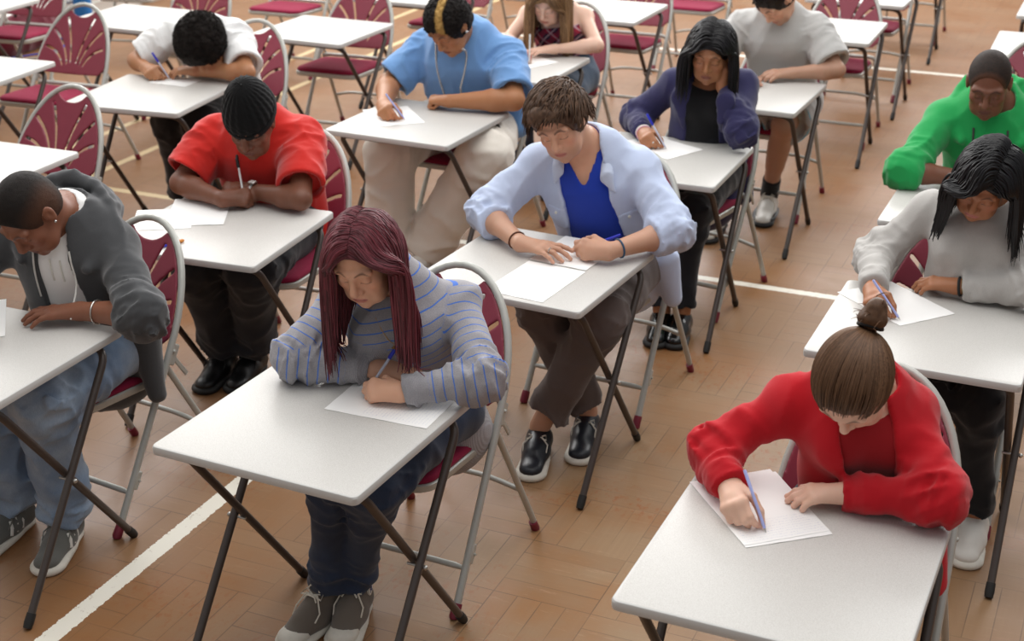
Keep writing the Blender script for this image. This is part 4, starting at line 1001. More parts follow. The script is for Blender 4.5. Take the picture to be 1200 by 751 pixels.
        trousers(p, cloth('taupe_cotton', '#605552', 900., .1, .3), 'trousers', .012, .007, (.05, .08), (.095, .078, .076, .066))
        nv = plain('navy_leather', '#1a1d26', .38, var=.15)
        for k in 'LR': shoe(p, k, 'boat', (nv, M_BSOLE, M_LACE, None), .285, name='boat_shoe')
        hm = hairmat('brown_hair', '#271810', '#6e5340', .45)
        cap_hair(p, hm, .015, .072, -.055, .005, 45., name='hair', big=[((-.01, .045, .075), (.066, .05, .04))])
        tufts(p, hm, 1200, .080, lambda q: np.stack([-.55+q[:, 0]*5, .75+0*q[:, 1], -.1-q[:, 0]**2*20], 1), .0036, .020, .074, 10, .22, lift=.14, grav=.9, name='hair_lock', ns=5)
        STU['C'] = p
    if want('D'):
        J = legs(dict(P=(.08, .37, .58), N=(.08, .42, 1.0), H=(.085, .275, 1.10), SL=(-.105, .425, .945), SR=(.255, .465, .94), EL=(-.235, .375, .775), ER=(.285, .265, .79), WL=(-.155, .15, .765), WR=(.04, .265, .752),
            KL=(.02, -.02, .52), KR=(.17, -.02, .52), AL=(.06, .06, .09), AR=(.2, .06, .09), TL=(.06, -.12, .03), TR=(.2, -.12, .03)))
        p = build_person(dict(J=J, at=at('D'), pen=PENS['D'], fem=True, head=(-12, 34, -16), hres=.003, dres=.003, lip=1.2, label='student in pale grey sweatshirt with straight black hair and dark bracelets', handL=dict(d=(.25, -.97, -.05), pose='write', roll=30), handR=dict(d=(-1, .05, 0), pose='relax', roll=5), **{**BROWN, 'skin': hexc('#a26e4c'), 'lipc': hexc('#b56d66')}))
        top(p, 'sweatshirt', cloth('grey_marl_fleece', '#b9b6b2', 700., .05, .3, .95, .2, .5, '#9f9c98'), .016, .017, frac=.90, rn=.072, amp=.005, seed=6.6, drop=.08, cuff=.05, efold=.010)
        trousers(p, cloth('black_leggings', '#15161a', 900.), 'leggings', .006, .009, (.05, .05), (.085, .062, .06, .045))
        wl = plain('white_leather', '#dedad2', .45)
        for k in 'LR': shoe(p, k, 'lo', (wl, M_BSOLE, None, None), .25, name='white_shoe')
        long_hair(p, hairmat('black_hair', '#050506', '#17161a', .3), 520, part=.03, steps=20, ds=.0165, length=(.62, .9), r0=.0048, hl=.058, sweep=.5, shield=(-.058, .064, .075, .03))
        STU['D'] = p
    if want('E'):
        J = legs(dict(P=(-.07, .53, .58), N=(-.06, .43, .985), H=(.01, .255, 1.03), SL=(-.25, .42, .925), SR=(.105, .48, .93), EL=(-.305, .255, .765), ER=(.20, .235, .765), WL=(-.085, .175, .752), WR=(-.03, .285, .756),
            KL=(-.15, .08, .53), KR=(.06, .10, .53), AL=(-.20, .29, .10), AR=(-.09, .33, .10), TL=(-.18, .06, .03), TR=(-.07, .12, .03)), .1)
        p = build_person(dict(J=J, at=at('E'), head=(8, 34, 0), hres=.0036, dres=.0035, lip=1.25, nose=1.2, label='student in red t-shirt and black knitted hat, holding a pen upright', handL=dict(d=(.85, .45, .05), pose='fist', roll=40), handR=dict(d=(-.9, -.35, .05), pose='fist', roll=30), **DARK))
        top(p, 'red_t_shirt', cloth('bright_red_jersey', '#c9251d', 900., .08, .3, .9, .3), .016, .030, arm='short', frac=.80, rn=.068, amp=.0045, seed=7.7, drop=.10, sleeve_flare=.012, tails=[((.06, .56, .75), (.10, .58, .50), .06, .04)])
        trousers(p, denim('indigo_jeans', '#0e121b', '#1a2236', .35), 'jeans', .014, .009, (.03, .03), (.105, .09, .086, .075), amp=.006)
        bl = plain('black_leather', '#0f0f10', .4)
        for k in 'LR': shoe(p, k, 'lo', (bl, M_DSOLE, M_DSOLE, None), .29, name='black_trainer')
        beanie(p); STU['E'] = p
    if want('F'):
        J = legs(dict(P=(.0, .56, .60), N=(.0, .43, 1.01), H=(.02, .255, 1.085), SL=(-.215, .475, .935), SR=(.205, .485, .935), EL=(-.33, .31, .772), ER=(.33, .275, .775), WL=(-.195, .085, .755), WR=(.045, .20, .755),
            KL=(-.17, .05, .54), KR=(.26, .12, .55), AL=(-.20, .02, .10), AR=(-.02, .10, .10), TL=(-.2, -.14, .03), TR=(-.02, -.05, .03)), .11)
        p = build_person(dict(J=J, at=at('F'), pen=PENS['F'], head=(-10, 42, 4), b=1.22, hk=1.04, hres=.004, dres=.004, nose=1.1, lip=1.2, label='student in sky blue t-shirt, bleached hair streak and long beaded chain', handL=dict(d=(.5, -.75, 0), pose='write', roll=35), handR=dict(d=(-1, .0, 0), pose='fist', roll=5), **{**BROWN, 'skin': hexc('#ab7852')}))
        top(p, 't_shirt', cloth('sky_blue_jersey', '#6f9bd0', 900., .07, .3, .9, .25), .014, .022, arm='short', frac=.86, rn=.078, amp=.005, seed=8.3, drop=.08, sleeve_flare=.01, waist=1.2, tails=[((.20, .50, .74), (.25, .48, .60), .09, .06)])
        trousers(p, cloth('cream_cotton', '#e4ddd2', 800., .06, .3), 'trousers', .012, .010, (-.02, -.02), (.10, .092, .092, .090), amp=.007)
        w = plain('trainer_white', '#d8d4cb', .5)
        for k in 'LR': shoe(p, k, 'lo', (w, M_BSOLE, None, None), .29, name='trainer')
        m = lambda l: np.clip((.017-np.abs(l[:, 0]-.034-.10*(l[:, 1]-.02)))/.005, 0, 1)*(l[:, 1] > -.07)*(l[:, 2] > .0)
        mh = mask_hair('cropped_black_hair', '#0b0807', '#1d1512', '#a07a3c', '#d0ac6a')
        hm = cap_hair(p, mh, .018, .062, -.055, .006, 70., name='hair', tint=m); P0, cu = curls(p, hm, mh, 1500, (.002, .0045), lambda l: l[:, 2] > .0, .0016, .007)
        cu.data.attributes.new('mask', 'FLOAT', 'POINT').data.foreach_set('value', np.repeat(m(p.h.loc(P0)), 8*3).astype(F4))
        STU['F'] = p
    if want('G'):
        J = legs(dict(P=(.09, .60, .58), N=(.085, .43, .925), H=(.145, .27, .885), SL=(-.145, .47, .90), SR=(.205, .50, .905), EL=(-.285, .355, .765), ER=(.36, .275, .77), WL=(-.10, .19, .752), WR=(.085, .285, .755),
            KL=(-.0, .16, .53), KR=(.17, .14, .53), AL=(-.05, .30, .10), AR=(.15, .25, .10), TL=(-.06, .1, .03), TR=(.15, .05, .03)), .1)
        p = build_person(dict(J=J, at=at('G'), pen=PENS['G'], head=(-15, 66, 0), hres=.0045, dres=.004, label='student in white t-shirt with a round black afro, slumped over the desk', handL=dict(d=(.6, -.6, 0), pose='write', roll=30), handR=dict(d=(-1, -.1, 0), pose='relax', roll=5), **{**BROWN, 'skin': hexc('#ab7a56')}))
        top(p, 't_shirt', cloth('white_jersey', '#e4e4e3', 900., .04, .3, .9, .1), .016, .024, arm='short', frac=.82, rn=.07, amp=.005, seed=9.1, drop=.08, sleeve_flare=.01)
        trousers(p, cloth('black_cotton', '#121214', 800.), 'trousers', .014, .011, (.02, .02), (.10, .085, .082, .07))
        bl = plain('black_canvas', '#141415', .6)
        for k in 'LR': shoe(p, k, 'lo', (bl, M_DSOLE, None, None), .28, name='black_shoe')
        afro(p); STU['G'] = p
    if want('S'):
        J = legs(dict(P=(.05, .48, .58), N=(.04, .42, .995), H=(.055, .245, 1.055), SL=(-.145, .375, .935), SR=(.19, .455, .915), EL=(-.26, .19, .775), ER=(.385, .285, .772), WL=(-.09, .04, .752), WR=(.175, .27, .755),
            KL=(-.05, .08, .53), KR=(.14, .10, .53), AL=(-.10, .19, .10), AR=(.09, .19, .10), TL=(-.09, .0, .03), TR=(.15, -.0, .03)), .1)
        p = build_person(dict(J=J, at=at('S'), head=(-6, 50, 6), hres=.003, dres=.0032, nose=1.15, lip=1.2, label='student in dark grey zip hoodie over white top, black hair faded short', handL=dict(d=(.9, -.3, 0), pose='relax', roll=5), handR=dict(d=(-.95, -.42, -.02), pose='flat', roll=0), **{**DARK, 'skin': hexc('#7c503a')}))
        top(p, 'white_hoodie', cloth('white_fleece', '#efeeec', 800., .04, .3, .95, .2), .008, .004, arm=None, rn=.062, amp=.0015, drop=.06, seed=3.3)
        top(p, 'zip_hoodie', cloth('charcoal_fleece', '#4a4b4d', 700., .08, .35, .95, .3, .5, '#37383a'), .024, .018, frac={'L': .12, 'R': .12}, rn=.078, amp=.005, seed=5.5, drop=.10, efold=.013, opening=(.070, -.12), collar=False, tails=[((.24, .47, .66), (.27, .46, .42), .055, .03)], extra=hood)
        trousers(p, denim('washed_jeans', '#7890ae', '#b6c4d2', .8, 5.), 'jeans', .014, .007, (.01, .01), (.100, .088, .080, .072), amp=.007)
        gs = cloth('grey_suede', '#63635f', 500.)
        for k in 'LR':
            o, X = shoe(p, k, 'lo', (gs, M_BSOLE, plain('grey_lace', '#6d6c66', .8), None), .285, name='grey_trainer'); ws = plain('white_stripe', '#d9d6cf', .6)
            for sg in (-1, 1):
                for i in range(3): MB().tube([X(sg*.047, .105+i*.026, .034), X(sg*.044, .095+i*.026, .056), X(sg*.034, .088+i*.026, .074)], [.0065, .0065, .0055], 8, flat=(1, .6)).build('side_stripe', ws, o)
        bk = mask_hair('faded_black_hair', '#0f0b09', '#1f1713', '#573827', '#4a2f21')
        cap_hair(p, bk, .004, .074, -.065, .0012, 200., name='hair', tint=lambda l: np.maximum(np.clip((np.abs(l[:, 0])-.044)/.03, 0, 1)*np.clip((.085-l[:, 2])/.05, 0, 1)*.8, hairline(l, .072, .10)*.6), res=.0036)
        STU['S'] = p
    if want('L'):
        J = legs(dict(P=(.07, .54, .57), N=(.05, .44, .945), H=(.065, .29, .99), SL=(-.115, .41, .895), SR=(.195, .485, .895), EL=(-.145, .24, .77), ER=(.325, .32, .77), WL=(.0, .19, .752), WR=(.125, .235, .752),
            KL=(-.02, .12, .52), KR=(.19, .12, .52), AL=(-.02, .18, .09), AR=(.18, .2, .09), TL=(-.02, 0, .03), TR=(.18, 0, .03)))
        p = build_person(dict(J=J, at=at('L'), pen=PENS['L'], fem=True, head=(2, 34, -4), hres=.0045, dres=.004, label='student in red checked strappy top with long light brown hair', handL=dict(d=(.3, -.95, 0), pose='write', roll=30), handR=dict(d=(-.75, -.65, 0), pose='spread', roll=0), **{**FAIR, 'skin': hexc('#e2bca6'), 'nail': hexc('#2a2230')}))
        top(p, 'strappy_top', plaid_mat(), .008, 0, arm=None, neck='scoop', rn=.10, vdepth=.10, amp=.003, drop=.06, collar=False, extra=strap_cut)
        st = [o for o in p.root.children if o.name.startswith('strappy_top')][0]
        for sg in (-1, 1):
            P = [front(p, sg*.080, -.10, .004)]
            for h_, w_ in ((.0, .055), (.03, .01), (.01, -.05), (-.06, -.085)):
                q = p.J['N']+p.s*sg*.085+p.w*w_+p.t*h_; d = unit(p.t*.8+p.w*w_*8); q = q+d*.10
                for _ in range(40):
                    e = float(p.F(q[None], .2)[0])
                    if e < .003: break
                    q = q-d*max(e*.8, .002)
                P.append(q)
            MB().tube(P, .0055, 8, flat=(1, .5)).build('shoulder_strap', plain('black_strap', '#131216', .7), st)
        trousers(p, denim('mid_blue_jeans', '#24384f', '#4d6a86', .5), 'jeans', .008, .011)
        bl = plain('dark_shoe', '#1c1b1b', .5)
        long_hair(p, hairmat('light_brown_hair', '#4a3220', '#97744f', .42), 420, part=0., steps=22, ds=.018, length=(.8, 1.1), r0=.006, hl=.058, sweep=.7, shield=(-.046, .062, .075, 0.))
        for k in 'LR': shoe(p, k, 'flat', (bl, M_DSOLE, None, None), .24, name='dark_flat_shoe')
        STU['L'] = p
    if want('N'):
        J = legs(dict(P=(.03, .55, .58), N=(.01, .43, 1.01), H=(.02, .285, 1.10), SL=(-.17, .44, .945), SR=(.19, .475, .945), EL=(-.29, .30, .77), ER=(.33, .345, .77), WL=(-.11, .15, .752), WR=(.135, .27, .752),
            KL=(-.12, .12, .53), KR=(.145, .13, .53), AL=(-.12, .02, .11), AR=(.04, .36, .13), TL=(-.11, -.16, .03), TR=(.07, .14, .03)), .1)
        p = build_person(dict(J=J, at=at('N'), head=(-24, 54, 6), hres=.0045, dres=.004, stubble=.4, bare_calf=True, label='student in light grey t-shirt and shorts with chunky white and black trainers', handL=dict(d=(.8, -.5, 0), pose='relax'), handR=dict(d=(-.85, -.5, 0), pose='relax', roll=10), **FAIR))
        top(p, 't_shirt', cloth('pale_grey_jersey', '#c0bfbd', 900., .05, .3, .9, .2, .35, '#a9a7a3'), .016, .026, arm='short', frac=.80, rn=.072, amp=.005, seed=12.1, drop=.08, sleeve_flare=.012)
        trousers(p, cloth('pale_shorts', '#b3b1ae', 800.), 'shorts', .012, .010, short=.86, r=(.105, .115, 0, 0))
        K, H = p.J['KR'], p.J['HR']; e = H+(K-H)*.85; u = unit(K-H); a = unit(np.cross(u, V(0, 0, 1))); b2 = np.cross(u, a)
        MB().tube([e+.116*(a*math.cos(x)+b2*math.sin(x)) for x in np.linspace(0, 2*PI, 33)[:-1]], .0035, 6, True).build('hem_trim', plain('pale_blue_trim', '#6fb6d2', .7), [o for o in p.root.children if o.name.startswith('shorts')][0])
        bs = cloth('black_sock', '#141416', 600.)
        for k in 'LR': 
            F = Field(); a = p.J['A'+k]; kd = unit(p.J['K'+k]-a); F.u(cyl(a-V(0, 0, .03), a+kd*.085, .046, .046), .01); v, f = surf(F, .007); mesh_np('sock', v, f, bs, p.root)
        wl = plain('white_leather_trainer', '#d3d0c9', .45); tl = plain('teal_lining', '#2d8fa5', .6); bt = plain('black_trim', '#171718', .5)
        for k in 'LR':
            o, X = shoe(p, k, 'hi', (wl, M_DSOLE, M_LACE, None), .30, high=.04, name='high_top_trainer'); 
            Ft = Field(); Ft.u(cap(X(0, .04, .045), X(0, .045, .085), .0415, .0415), .01); Ft.cut(box(X(0, .12, .06), np.stack([unit(X(1, 0, 0)-X(0, 0, 0)), unit(X(0, 1, 0)-X(0, 0, 0)), unit(X(0, 0, 1)-X(0, 0, 0))]), (.03, .09, .1)), .003); Ft.cut(cap(X(0, .045, .06), X(0, .05, .2), .036), .003)
            v, f = surf(Ft, .005); mesh_np('heel_counter', v, f, bt, o)
            MB().tube([X(-.034, .055, .112), X(-.02, .082, .104), X(.02, .082, .104), X(.034, .055, .112), X(.02, .03, .120), X(-.02, .03, .120)], .008, 8, True).build('collar_lining', tl, o)
            for sg in (-1, 1): MB().tube([X(sg*.044, .07, .036), X(sg*.049, .16, .036), X(sg*.045, .215, .034), X(sg*.030, .252, .034), X(0, .268, .034)], [.013, .015, .014, .013, .012], 8, flat=(1, .4)).build('mudguard', bt, o)
        mh = hairmat('near_black_hair', '#0e0a08', '#2a1d15', .4)
        cap_hair(p, mh, .012, .060, -.06, .003, 70., name='hair'); tufts(p, mh, 160, .035, lambda q: np.stack([q[:, 0]*2, np.full(len(q), .8), np.full(len(q), -.1)], 1), .005, .012, .055, 5, .8, lift=.4)
        STU['N'] = p
    if want('Q'):
        J = legs(dict(P=(.07, .36, .58), N=(.075, .39, .99), H=(.105, .262, 1.10), SL=(-.085, .395, .935), SR=(.215, .43, .945), EL=(-.25, .385, .755), ER=(.268, .20, .79), WL=(-.135, .19, .755), WR=(.150, .24, .965),
            KL=(.0, -.05, .52), KR=(.15, -.05, .52), AL=(.06, -.12, .09), AR=(.14, -.1, .09), TL=(.09, -.30, .03), TR=(.16, -.27, .03)))
        p = build_person(dict(J=J, at=at('Q'), pen=PENS['Q'], fem=True, cheek=True, head=(6, 22, -4), hres=.0038, dres=.004, lip=1.15, label='student in navy blazer resting her cheek on her hand, long black hair', handL=dict(d=(.45, -.88, 0), pose='write', roll=35), handR=dict(d=(.18, .12, .97), up=(.75, -.6, -.1), pose='cheek', roll=0, z0=None), **{**BROWN, 'skin': hexc('#a87552')}))
        top(p, 'black_top', cloth('black_jersey', '#0f0f12', 900.), .006, .003, arm=None, neck='scoop', rn=.066, vdepth=.07, amp=.001, drop=.05)
        top(p, 'blazer', cloth('navy_twill', '#2e2c52', 900., .08, .3, .85, .2), .017, .017, frac={'L': .92, 'R': .80}, rn=.074, amp=.004, seed=14.2, drop=.12, efold=.008, opening=(.085, -.2), collar=False, tails=[((.20, .44, .60), (.23, .46, .44), .05, .035)])
        bz = [o for o in p.root.children if o.name.startswith('blazer')][0]; lapels(p, bz, bz.data.materials[0])
        trousers(p, cloth('black_twill', '#17171d', 900.), 'trousers', .006, .009, (.05, .05), (.085, .065, .06, .046))
        pt = plain('patent_black', '#0a0a0b', .18)
        for k in 'LR': shoe(p, k, 'flat', (pt, M_DSOLE, None, None), .245, name='flat_shoe')
        long_hair(p, hairmat('glossy_black_hair', '#060608', '#1a181c', .3), 440, part=.012, steps=22, ds=.017, length=(.6, .9), r0=.0048, hl=.060, sweep=-.4, shield=(-.068, .075, .075, .008), back=-.45)
        STU['Q'] = p
    if want('R'):
        J = legs(dict(P=(-.0, .50, .58), N=(-.025, .40, 1.0), H=(-.035, .265, 1.105), SL=(-.205, .375, .935), SR=(.155, .41, .94), EL=(-.285, .125, .772), ER=(.27, .24, .775), WL=(-.06, .175, .755), WR=(.05, .16, .755),
            KL=(-.1, .08, .53), KR=(.1, .08, .53), AL=(-.1, .15, .09), AR=(.1, .15, .09), TL=(-.1, 0, .03), TR=(.1, 0, .03)), .1)
        p = build_person(dict(J=J, at=at('R'), head=(4, 26, 0), hres=.0038, nose=1.2, lip=1.25, label='student in bright green hoodie with closely shaved black hair', handL=dict(d=(.95, -.1, 0), pose='relax'), handR=dict(d=(-.9, -.3, 0), pose='relax'), **DARK))
        top(p, 'hoodie', cloth('green_fleece', '#1f9a50', 700., .07, .35, .95, .25), .022, .021, frac={'L': .10, 'R': .5}, rn=.080, amp=.006, seed=16.1, drop=.08, efold=.014, collar=False, extra=hood)
        trousers(p, cloth('grey_cotton', '#3a3b3f', 800.), 'trousers', .012, .012)
        cap_hair(p, mask_hair('shaved_black_hair', '#1d1613', '#2e241f', '#6a4533', '#5c3b2b'), .0016, .084, -.06, .0004, 250., name='hair', res=.0040, tint=lambda l: np.clip(hairline(l, .084, .30)*.9+.35*(vn(l*420)-.5), 0, 1))
        gt = plain('grey_trainer_upper', '#57575a', .6)
        for k in 'LR': shoe(p, k, 'lo', (gt, M_BSOLE, M_LACE, None), .29, name='grey_lace_up')
        STU['R'] = p
# ------------------------------------------------------------------ special garments
def hood(F, p):
    """a thrown-back hood lying in rolls round the neck"""
    N = p.J['N']; n = 18
    for R0, R1, up, rr, back in ((.138, .104, .046, .021, 0.), (.136, .116, .008, .032, .014), (.118, .130, -.030, .036, .040)):
        R = []
        for i in range(n+1):
            a = PI*(-.16+1.32*i/n); sb = math.sin(a); R.append(N+p.s*math.cos(a)*R0-p.w*(sb*R1+back*sb-.040*(1-sb))+p.t*(up*max(sb, 0.)**.7+.022*sb-.062*(1-sb)+.005*math.sin(5*a+up*90)*max(sb, 0.)))
        for i in range(n): F.u(cap(R[i], R[i+1], rr*(.35+.65*math.sin(PI*i/n)**.6), rr*(.35+.65*math.sin(PI*(i+1)/n)**.6)), .010)
    F.u(ell(N-p.w*.10-p.t*.06, np.stack([p.s, p.w, p.t]), (.105, .05, .10)), .03)
    F.cut(cap(N+p.t*.01+p.w*.02, N+p.t*.14+p.w*.05, .062, .125), .01)
    def g(q):
        wt = np.exp(-(np.linalg.norm(q-N+p.w*.03, axis=1)/.13)**4); z = (q-N)@p.t; x = (q-N)@p.s
        return wt*.0045*(ridge(vn(np.stack([x*16, z*34, (q@p.w)*14], 1)))**2-.3)
    F.disp.append(g)
def onto(F, p, s_, h_, out=.004):
    q = p.J['N']+p.s*s_+p.t*h_+p.w*.26
    for _ in range(70):
        d = float(F(q[None], .3)[0])
        if d < .0015: break
        q = q-p.w*max(d*.8, .0015)
    return q+p.w*out
def lapels(p, par, mat):
    F = p.tops[-1]; N = p.J['N']
    for sg in (-1, 1):
        G = Field(); a = N+p.s*sg*.078+p.w*.012+p.t*.018; P = [onto(F, p, sg*.090, -.055, .006), onto(F, p, sg*.100, -.10, .007), onto(F, p, sg*.088, -.17, .006), onto(F, p, sg*.080, -.235, .004)]
        G.u(cap(N-p.w*.058+p.t*.024, a, .017, .018), .006); G.u(rcap(a, P[0], .020, .028, p.w, .34), .005); G.u(rcap(P[0], P[1], .032, .040, p.w, .26), .003); G.u(rcap(P[1], P[2], .038, .018, p.w, .26), .003); G.u(rcap(P[2], P[3], .018, .006, p.w, .4), .003)
        v, f = surf(G, .0052, (), 1); mesh_np('lapel', v, f, mat, par, True)
def shirt_collar(p, par, mat):
    F = p.tops[-1]; N = p.J['N']; n = 14; R = [N+p.s*math.cos(a)*.080-p.w*(math.sin(a)*.072-.015)+p.t*(.016+.026*math.sin(a)) for a in np.linspace(-.06*PI, 1.06*PI, n)]
    B = [(onto(F, p, sg*.088, -.042, .006), onto(F, p, sg*.108, -.090, .005)) for sg in (-1, 1)]; G = Field()
    for i in range(n-1): G.u(cap(R[i], R[i+1], .0125, .0125), .004); G.u(cap(R[i]-p.t*.020+(R[i]-N)*.14, R[i+1]-p.t*.020+(R[i+1]-N)*.14, .012, .012), .008)
    for sg, (b, c) in zip((-1, 1), B):
        a = R[-1] if sg < 0 else R[0]; a = a+(a-N)*.06; G.u(rcap(a, b, .018, .024, unit(p.w+p.s*sg*.35), .34), .004); G.u(rcap(b, c, .024, .005, unit(p.w+p.s*sg*.35), .3), .003)
    v, f = surf(G, .005, (), 1); mesh_np('collar', v, f, mat, par, True)
def patch(p, F, c, hx, hz, off, mat, name, parent, dep=.05):
    """a piece of cloth lying on a garment"""
    G = Field(); bx = box(c, np.stack([p.s, p.w, p.t]), (hx, dep, hz), .006)
    G.ops.append((lambda q: np.maximum(F(q, .1)-off, bx[0](q)), bx[1], bx[2], .001, 0)); v, f = surf(G, .006, (), 1)
    return mesh_np(name, v, f, mat, parent, True)
def strap_cut(F, p):
    a = p.J['N']-p.t*.085; R = np.stack([p.s, p.w, p.t]); F.cut(box(a+p.t*.14, R, (.4, .4, .14)), .006)
def beanie(p):
    h = p.h; F = Field(); F.u(h.ell((0, -.016, .040), (.094, .112, .100)), .01); F.u(h.ell((0, -.025, .085), (.072, .082, .088)), .03); F.u(h.ell((0, -.045, -.0), (.080, .08, .07)), .02)
    nrm = V(0, .24, .97); nw = unit(nrm@h.R); c = h.w(0, 0, .016)
    F.cut(box(c-nw*.1*h.k, np.stack([unit(np.cross(nw, h.R[1])), unit(np.cross(nw, h.R[0])), nw]), (.25, .25, .1)), .004)
    B = Field(); B.u(h.ell((0, -.016, .036), (.0975, .1155, .100)), .01); B.cut(box(c-nw*.1*h.k, np.stack([unit(np.cross(nw, h.R[1])), unit(np.cross(nw, h.R[0])), nw]), (.25, .25, .1)), .006); B.cut(box(c+nw*(.034+.1)*h.k, np.stack([unit(np.cross(nw, h.R[1])), unit(np.cross(nw, h.R[0])), nw]), (.25, .25, .1)), .006)
    def ribs(q):
        l = h.loc(q); th = np.arctan2(l[:, 0], l[:, 1]+.016); r = np.hypot(l[:, 0], l[:, 1]+.016)
        return -.0019*np.cos(22*th)*np.clip(r/.05, 0, 1)-.0008*np.cos(22*th+l[:, 2]*260)
    F.disp.append(ribs)
    def ribs2(q):
        l = h.loc(q); th = np.arctan2(l[:, 0], l[:, 1]+.016); return -.0012*np.cos(70*th)
    B.disp.append(ribs2)
    m = cloth('black_wool', '#0d0d0e', 500., .1, .5, .95, .06)
    v, f = surf(F, .0038); o = mesh_np('knitted_hat', v, f, m, p.root); v, f = surf(B, .0036); mesh_np('brim', v, f, m, o)
    mb = MB(); top_ = h.w(0, -.02, .158)
    for i in range(7):
        a = i*.9; e = top_+.022*V(math.cos(a), math.sin(a), .5+.4*(i % 2)); mb.tube([top_-V(0, 0, .006), (top_+e)/2+V(0, 0, .006), e], .0022, 5)
    mb.build('tassel', m, o)
def afro(p):
    h = p.h; F = Field(); F.u(h.ell((0, -.02, .035), (.122, .135, .122)), .02); F.cut(h.ell((0, .12, -.05), (.075, .10, .09)), .03); F.cut(h.ell((0, .06, -.13), (.1, .1, .08)), .03)
    F.disp.append(lambda q: -.010*(vn(h.loc(q)*38)-.5)-.007*(vn(h.loc(q)*85+4)-.5)-.004*(vn(h.loc(q)*170+9)-.5))
    m = hairmat('afro_hair', '#0a0807', '#1f1713', .8); v, f = surf(F, .0042); mesh_np('hair', v, f, m, p.root, True, {'rnd': ('FLOAT', vn(v*130))})
    curls(p, bpy.data.objects[[o for o in p.root.children if o.name.startswith('hair')][0].name], m, 2600, (.003, .0065), lambda l: l[:, 1] < .085)
# ================================================================== papers, pens and worn things
def paper_mat(name, rows):
    t = NT(name); o = t.obj(); s = t.n('ShaderNodeSeparateXYZ', {0: o}); M = t.M
    f = M('FRACT', M('DIVIDE', M('ADD', s.outputs[1], M('MULTIPLY', M('SUBTRACT', t.noise(150., 2., o), .5), .006)), .0095))
    w = t.noise(1., 2., t.scale(o, (420., 160., 1.)), .7); ln = M('MULTIPLY', M('LESS_THAN', M('ABSOLUTE', M('SUBTRACT', f, .5)), .16), M('GREATER_THAN', w, .52))
    x0, x1, y0, y1 = rows
    k = M('MULTIPLY', M('MULTIPLY', M('GREATER_THAN', s.outputs[0], x0), M('LESS_THAN', s.outputs[0], x1)), M('MULTIPLY', M('GREATER_THAN', s.outputs[1], y0), M('LESS_THAN', s.outputs[1], y1)))
    t.p(Base_Color=t.mix(M('MULTIPLY', M('MULTIPLY', ln, k), .22), hexc('#f4f3f1'), hexc('#6f79b8')), Roughness=.75); t.b.inputs['Specular IOR Level'].default_value = .2
    return t.m
def sheet(k, c, e1, wd, ln, label, mat=None, z=0., lift=0.):
    """corner c and direction e1 of the short side, desk space; the long side runs 90 degrees to its left"""
    e1 = unit(V(*e1)); e2 = V(-e1[1], e1[0]); n = 9; vs = []
    for j in range(n):
        for i in range(n):
            u, v = i/(n-1)-.5, j/(n-1)-.5; vs.append((u*wd, v*ln, .0004+lift*max(0, v-.30)**1.5*3+.0008*math.sin(u*9+v*7)**2))
    a = np.array(vs); b = a-V(0, 0, .0005); fs = [(j*n+i, j*n+i+1, j*n+n+i+1, j*n+n+i) for j in range(n-1) for i in range(n-1)]; m = n*n
    fs2 = fs+[tuple(m+q for q in f[::-1]) for f in fs]
    rim = [i for i in range(n)]+[j*n+n-1 for j in range(1, n)]+[n*n-2-i for i in range(n-1)]+[j*n for j in range(n-2, 0, -1)]
    fs2 += [(rim[(q+1) % len(rim)], rim[q], m+rim[q], m+rim[(q+1) % len(rim)]) for q in range(len(rim))]
    o = mesh_np('paper_sheet', np.concatenate([a, b]), fs2, mat or M_PAPER, None, True)
    cc = V(*c)+e1*wd/2+e2*ln/2; o.location = toW(k, (cc[0], cc[1], .7106+z)); o.rotation_euler = (0, 0, RZ(k)+math.atan2(e1[1], e1[0])); tag(o, label, 'paper', 'exam papers on the desks'); o.data.set_sharp_from_angle(angle=.6)
    return o
def pen(k, tip, top, label, body, capc=None, L=.145):
    a = toW(k, tip); b = toW(k, top); d = unit(b-a); L = float(np.clip(np.linalg.norm(b-a), .135, .165)); r = empty('pen', a); R = Vector(d).to_track_quat('Z', 'Y'); r.rotation_mode = 'QUATERNION'; r.rotation_quaternion = R
    z = lambda *q: [(0, 0, x) for x in q]
    MB().tube(z(.010, .016, L-.002, L), [.0030, .0039, .0039, .003], 10).build('barrel', body, r)
    MB().tube(z(0, .003, .011), [.0005, .0012, .0029], 8).build('nib', M_BOLT, r)
    if capc is not None:
        MB().tube(z(L-.045, L-.044, L+.006, L+.008), [.0047, .0051, .0048, .003], 10).box((.0062, 0, L-.022), (.0012, .002, .02), bev=.0008).build('cap', capc, r)
    tag(r, label, 'pen', 'pens in the students\' hands'); return r
def band(p, k, t, r, mat, name, off=.0015, flat=None, sc=1.):
    E, W = p.J['E'+k], p.J['W'+k]; c = E+(W-E)*t; u = unit(W-E); a = unit(np.cross(u, V(0, 0, 1))); b = np.cross(u, a)
    d = p.F; pts = []
    for q in np.linspace(0, 2*PI, 25)[:-1]:
        dr = a*math.cos(q)+b*math.sin(q); lo, hi = .004, .07
        for _ in range(12):
            m = (lo+hi)/2
            if d((c+dr*m)[None], .06)[0] < 0: lo = m
            else: hi = m
        pt = c+dr*(lo+off); pt[2] = max(pt[2], .7115+r); pts.append(pt)
    o = MB().tube(pts, r, 8, True, flat=flat).build(name, mat, p.root); return o, c, u, a, b
def front(p, s, h, out=.004, F=None):
    """a point on the clothes in front of the chest: s to the side, h up from the neck base"""
    F = F or (p.tops[-1]); q = p.J['N']+p.s*s+p.t*h+p.w*.26
    for _ in range(70):
        d = float(min(T(q[None], .3)[0] for T in p.tops)) if F is None else float(min(min(T(q[None], .3)[0] for T in p.tops), p.F(q[None], .3)[0]))
        if d < out: break
        q = q-p.w*max(d-out*.8, .002)*.8
    return q
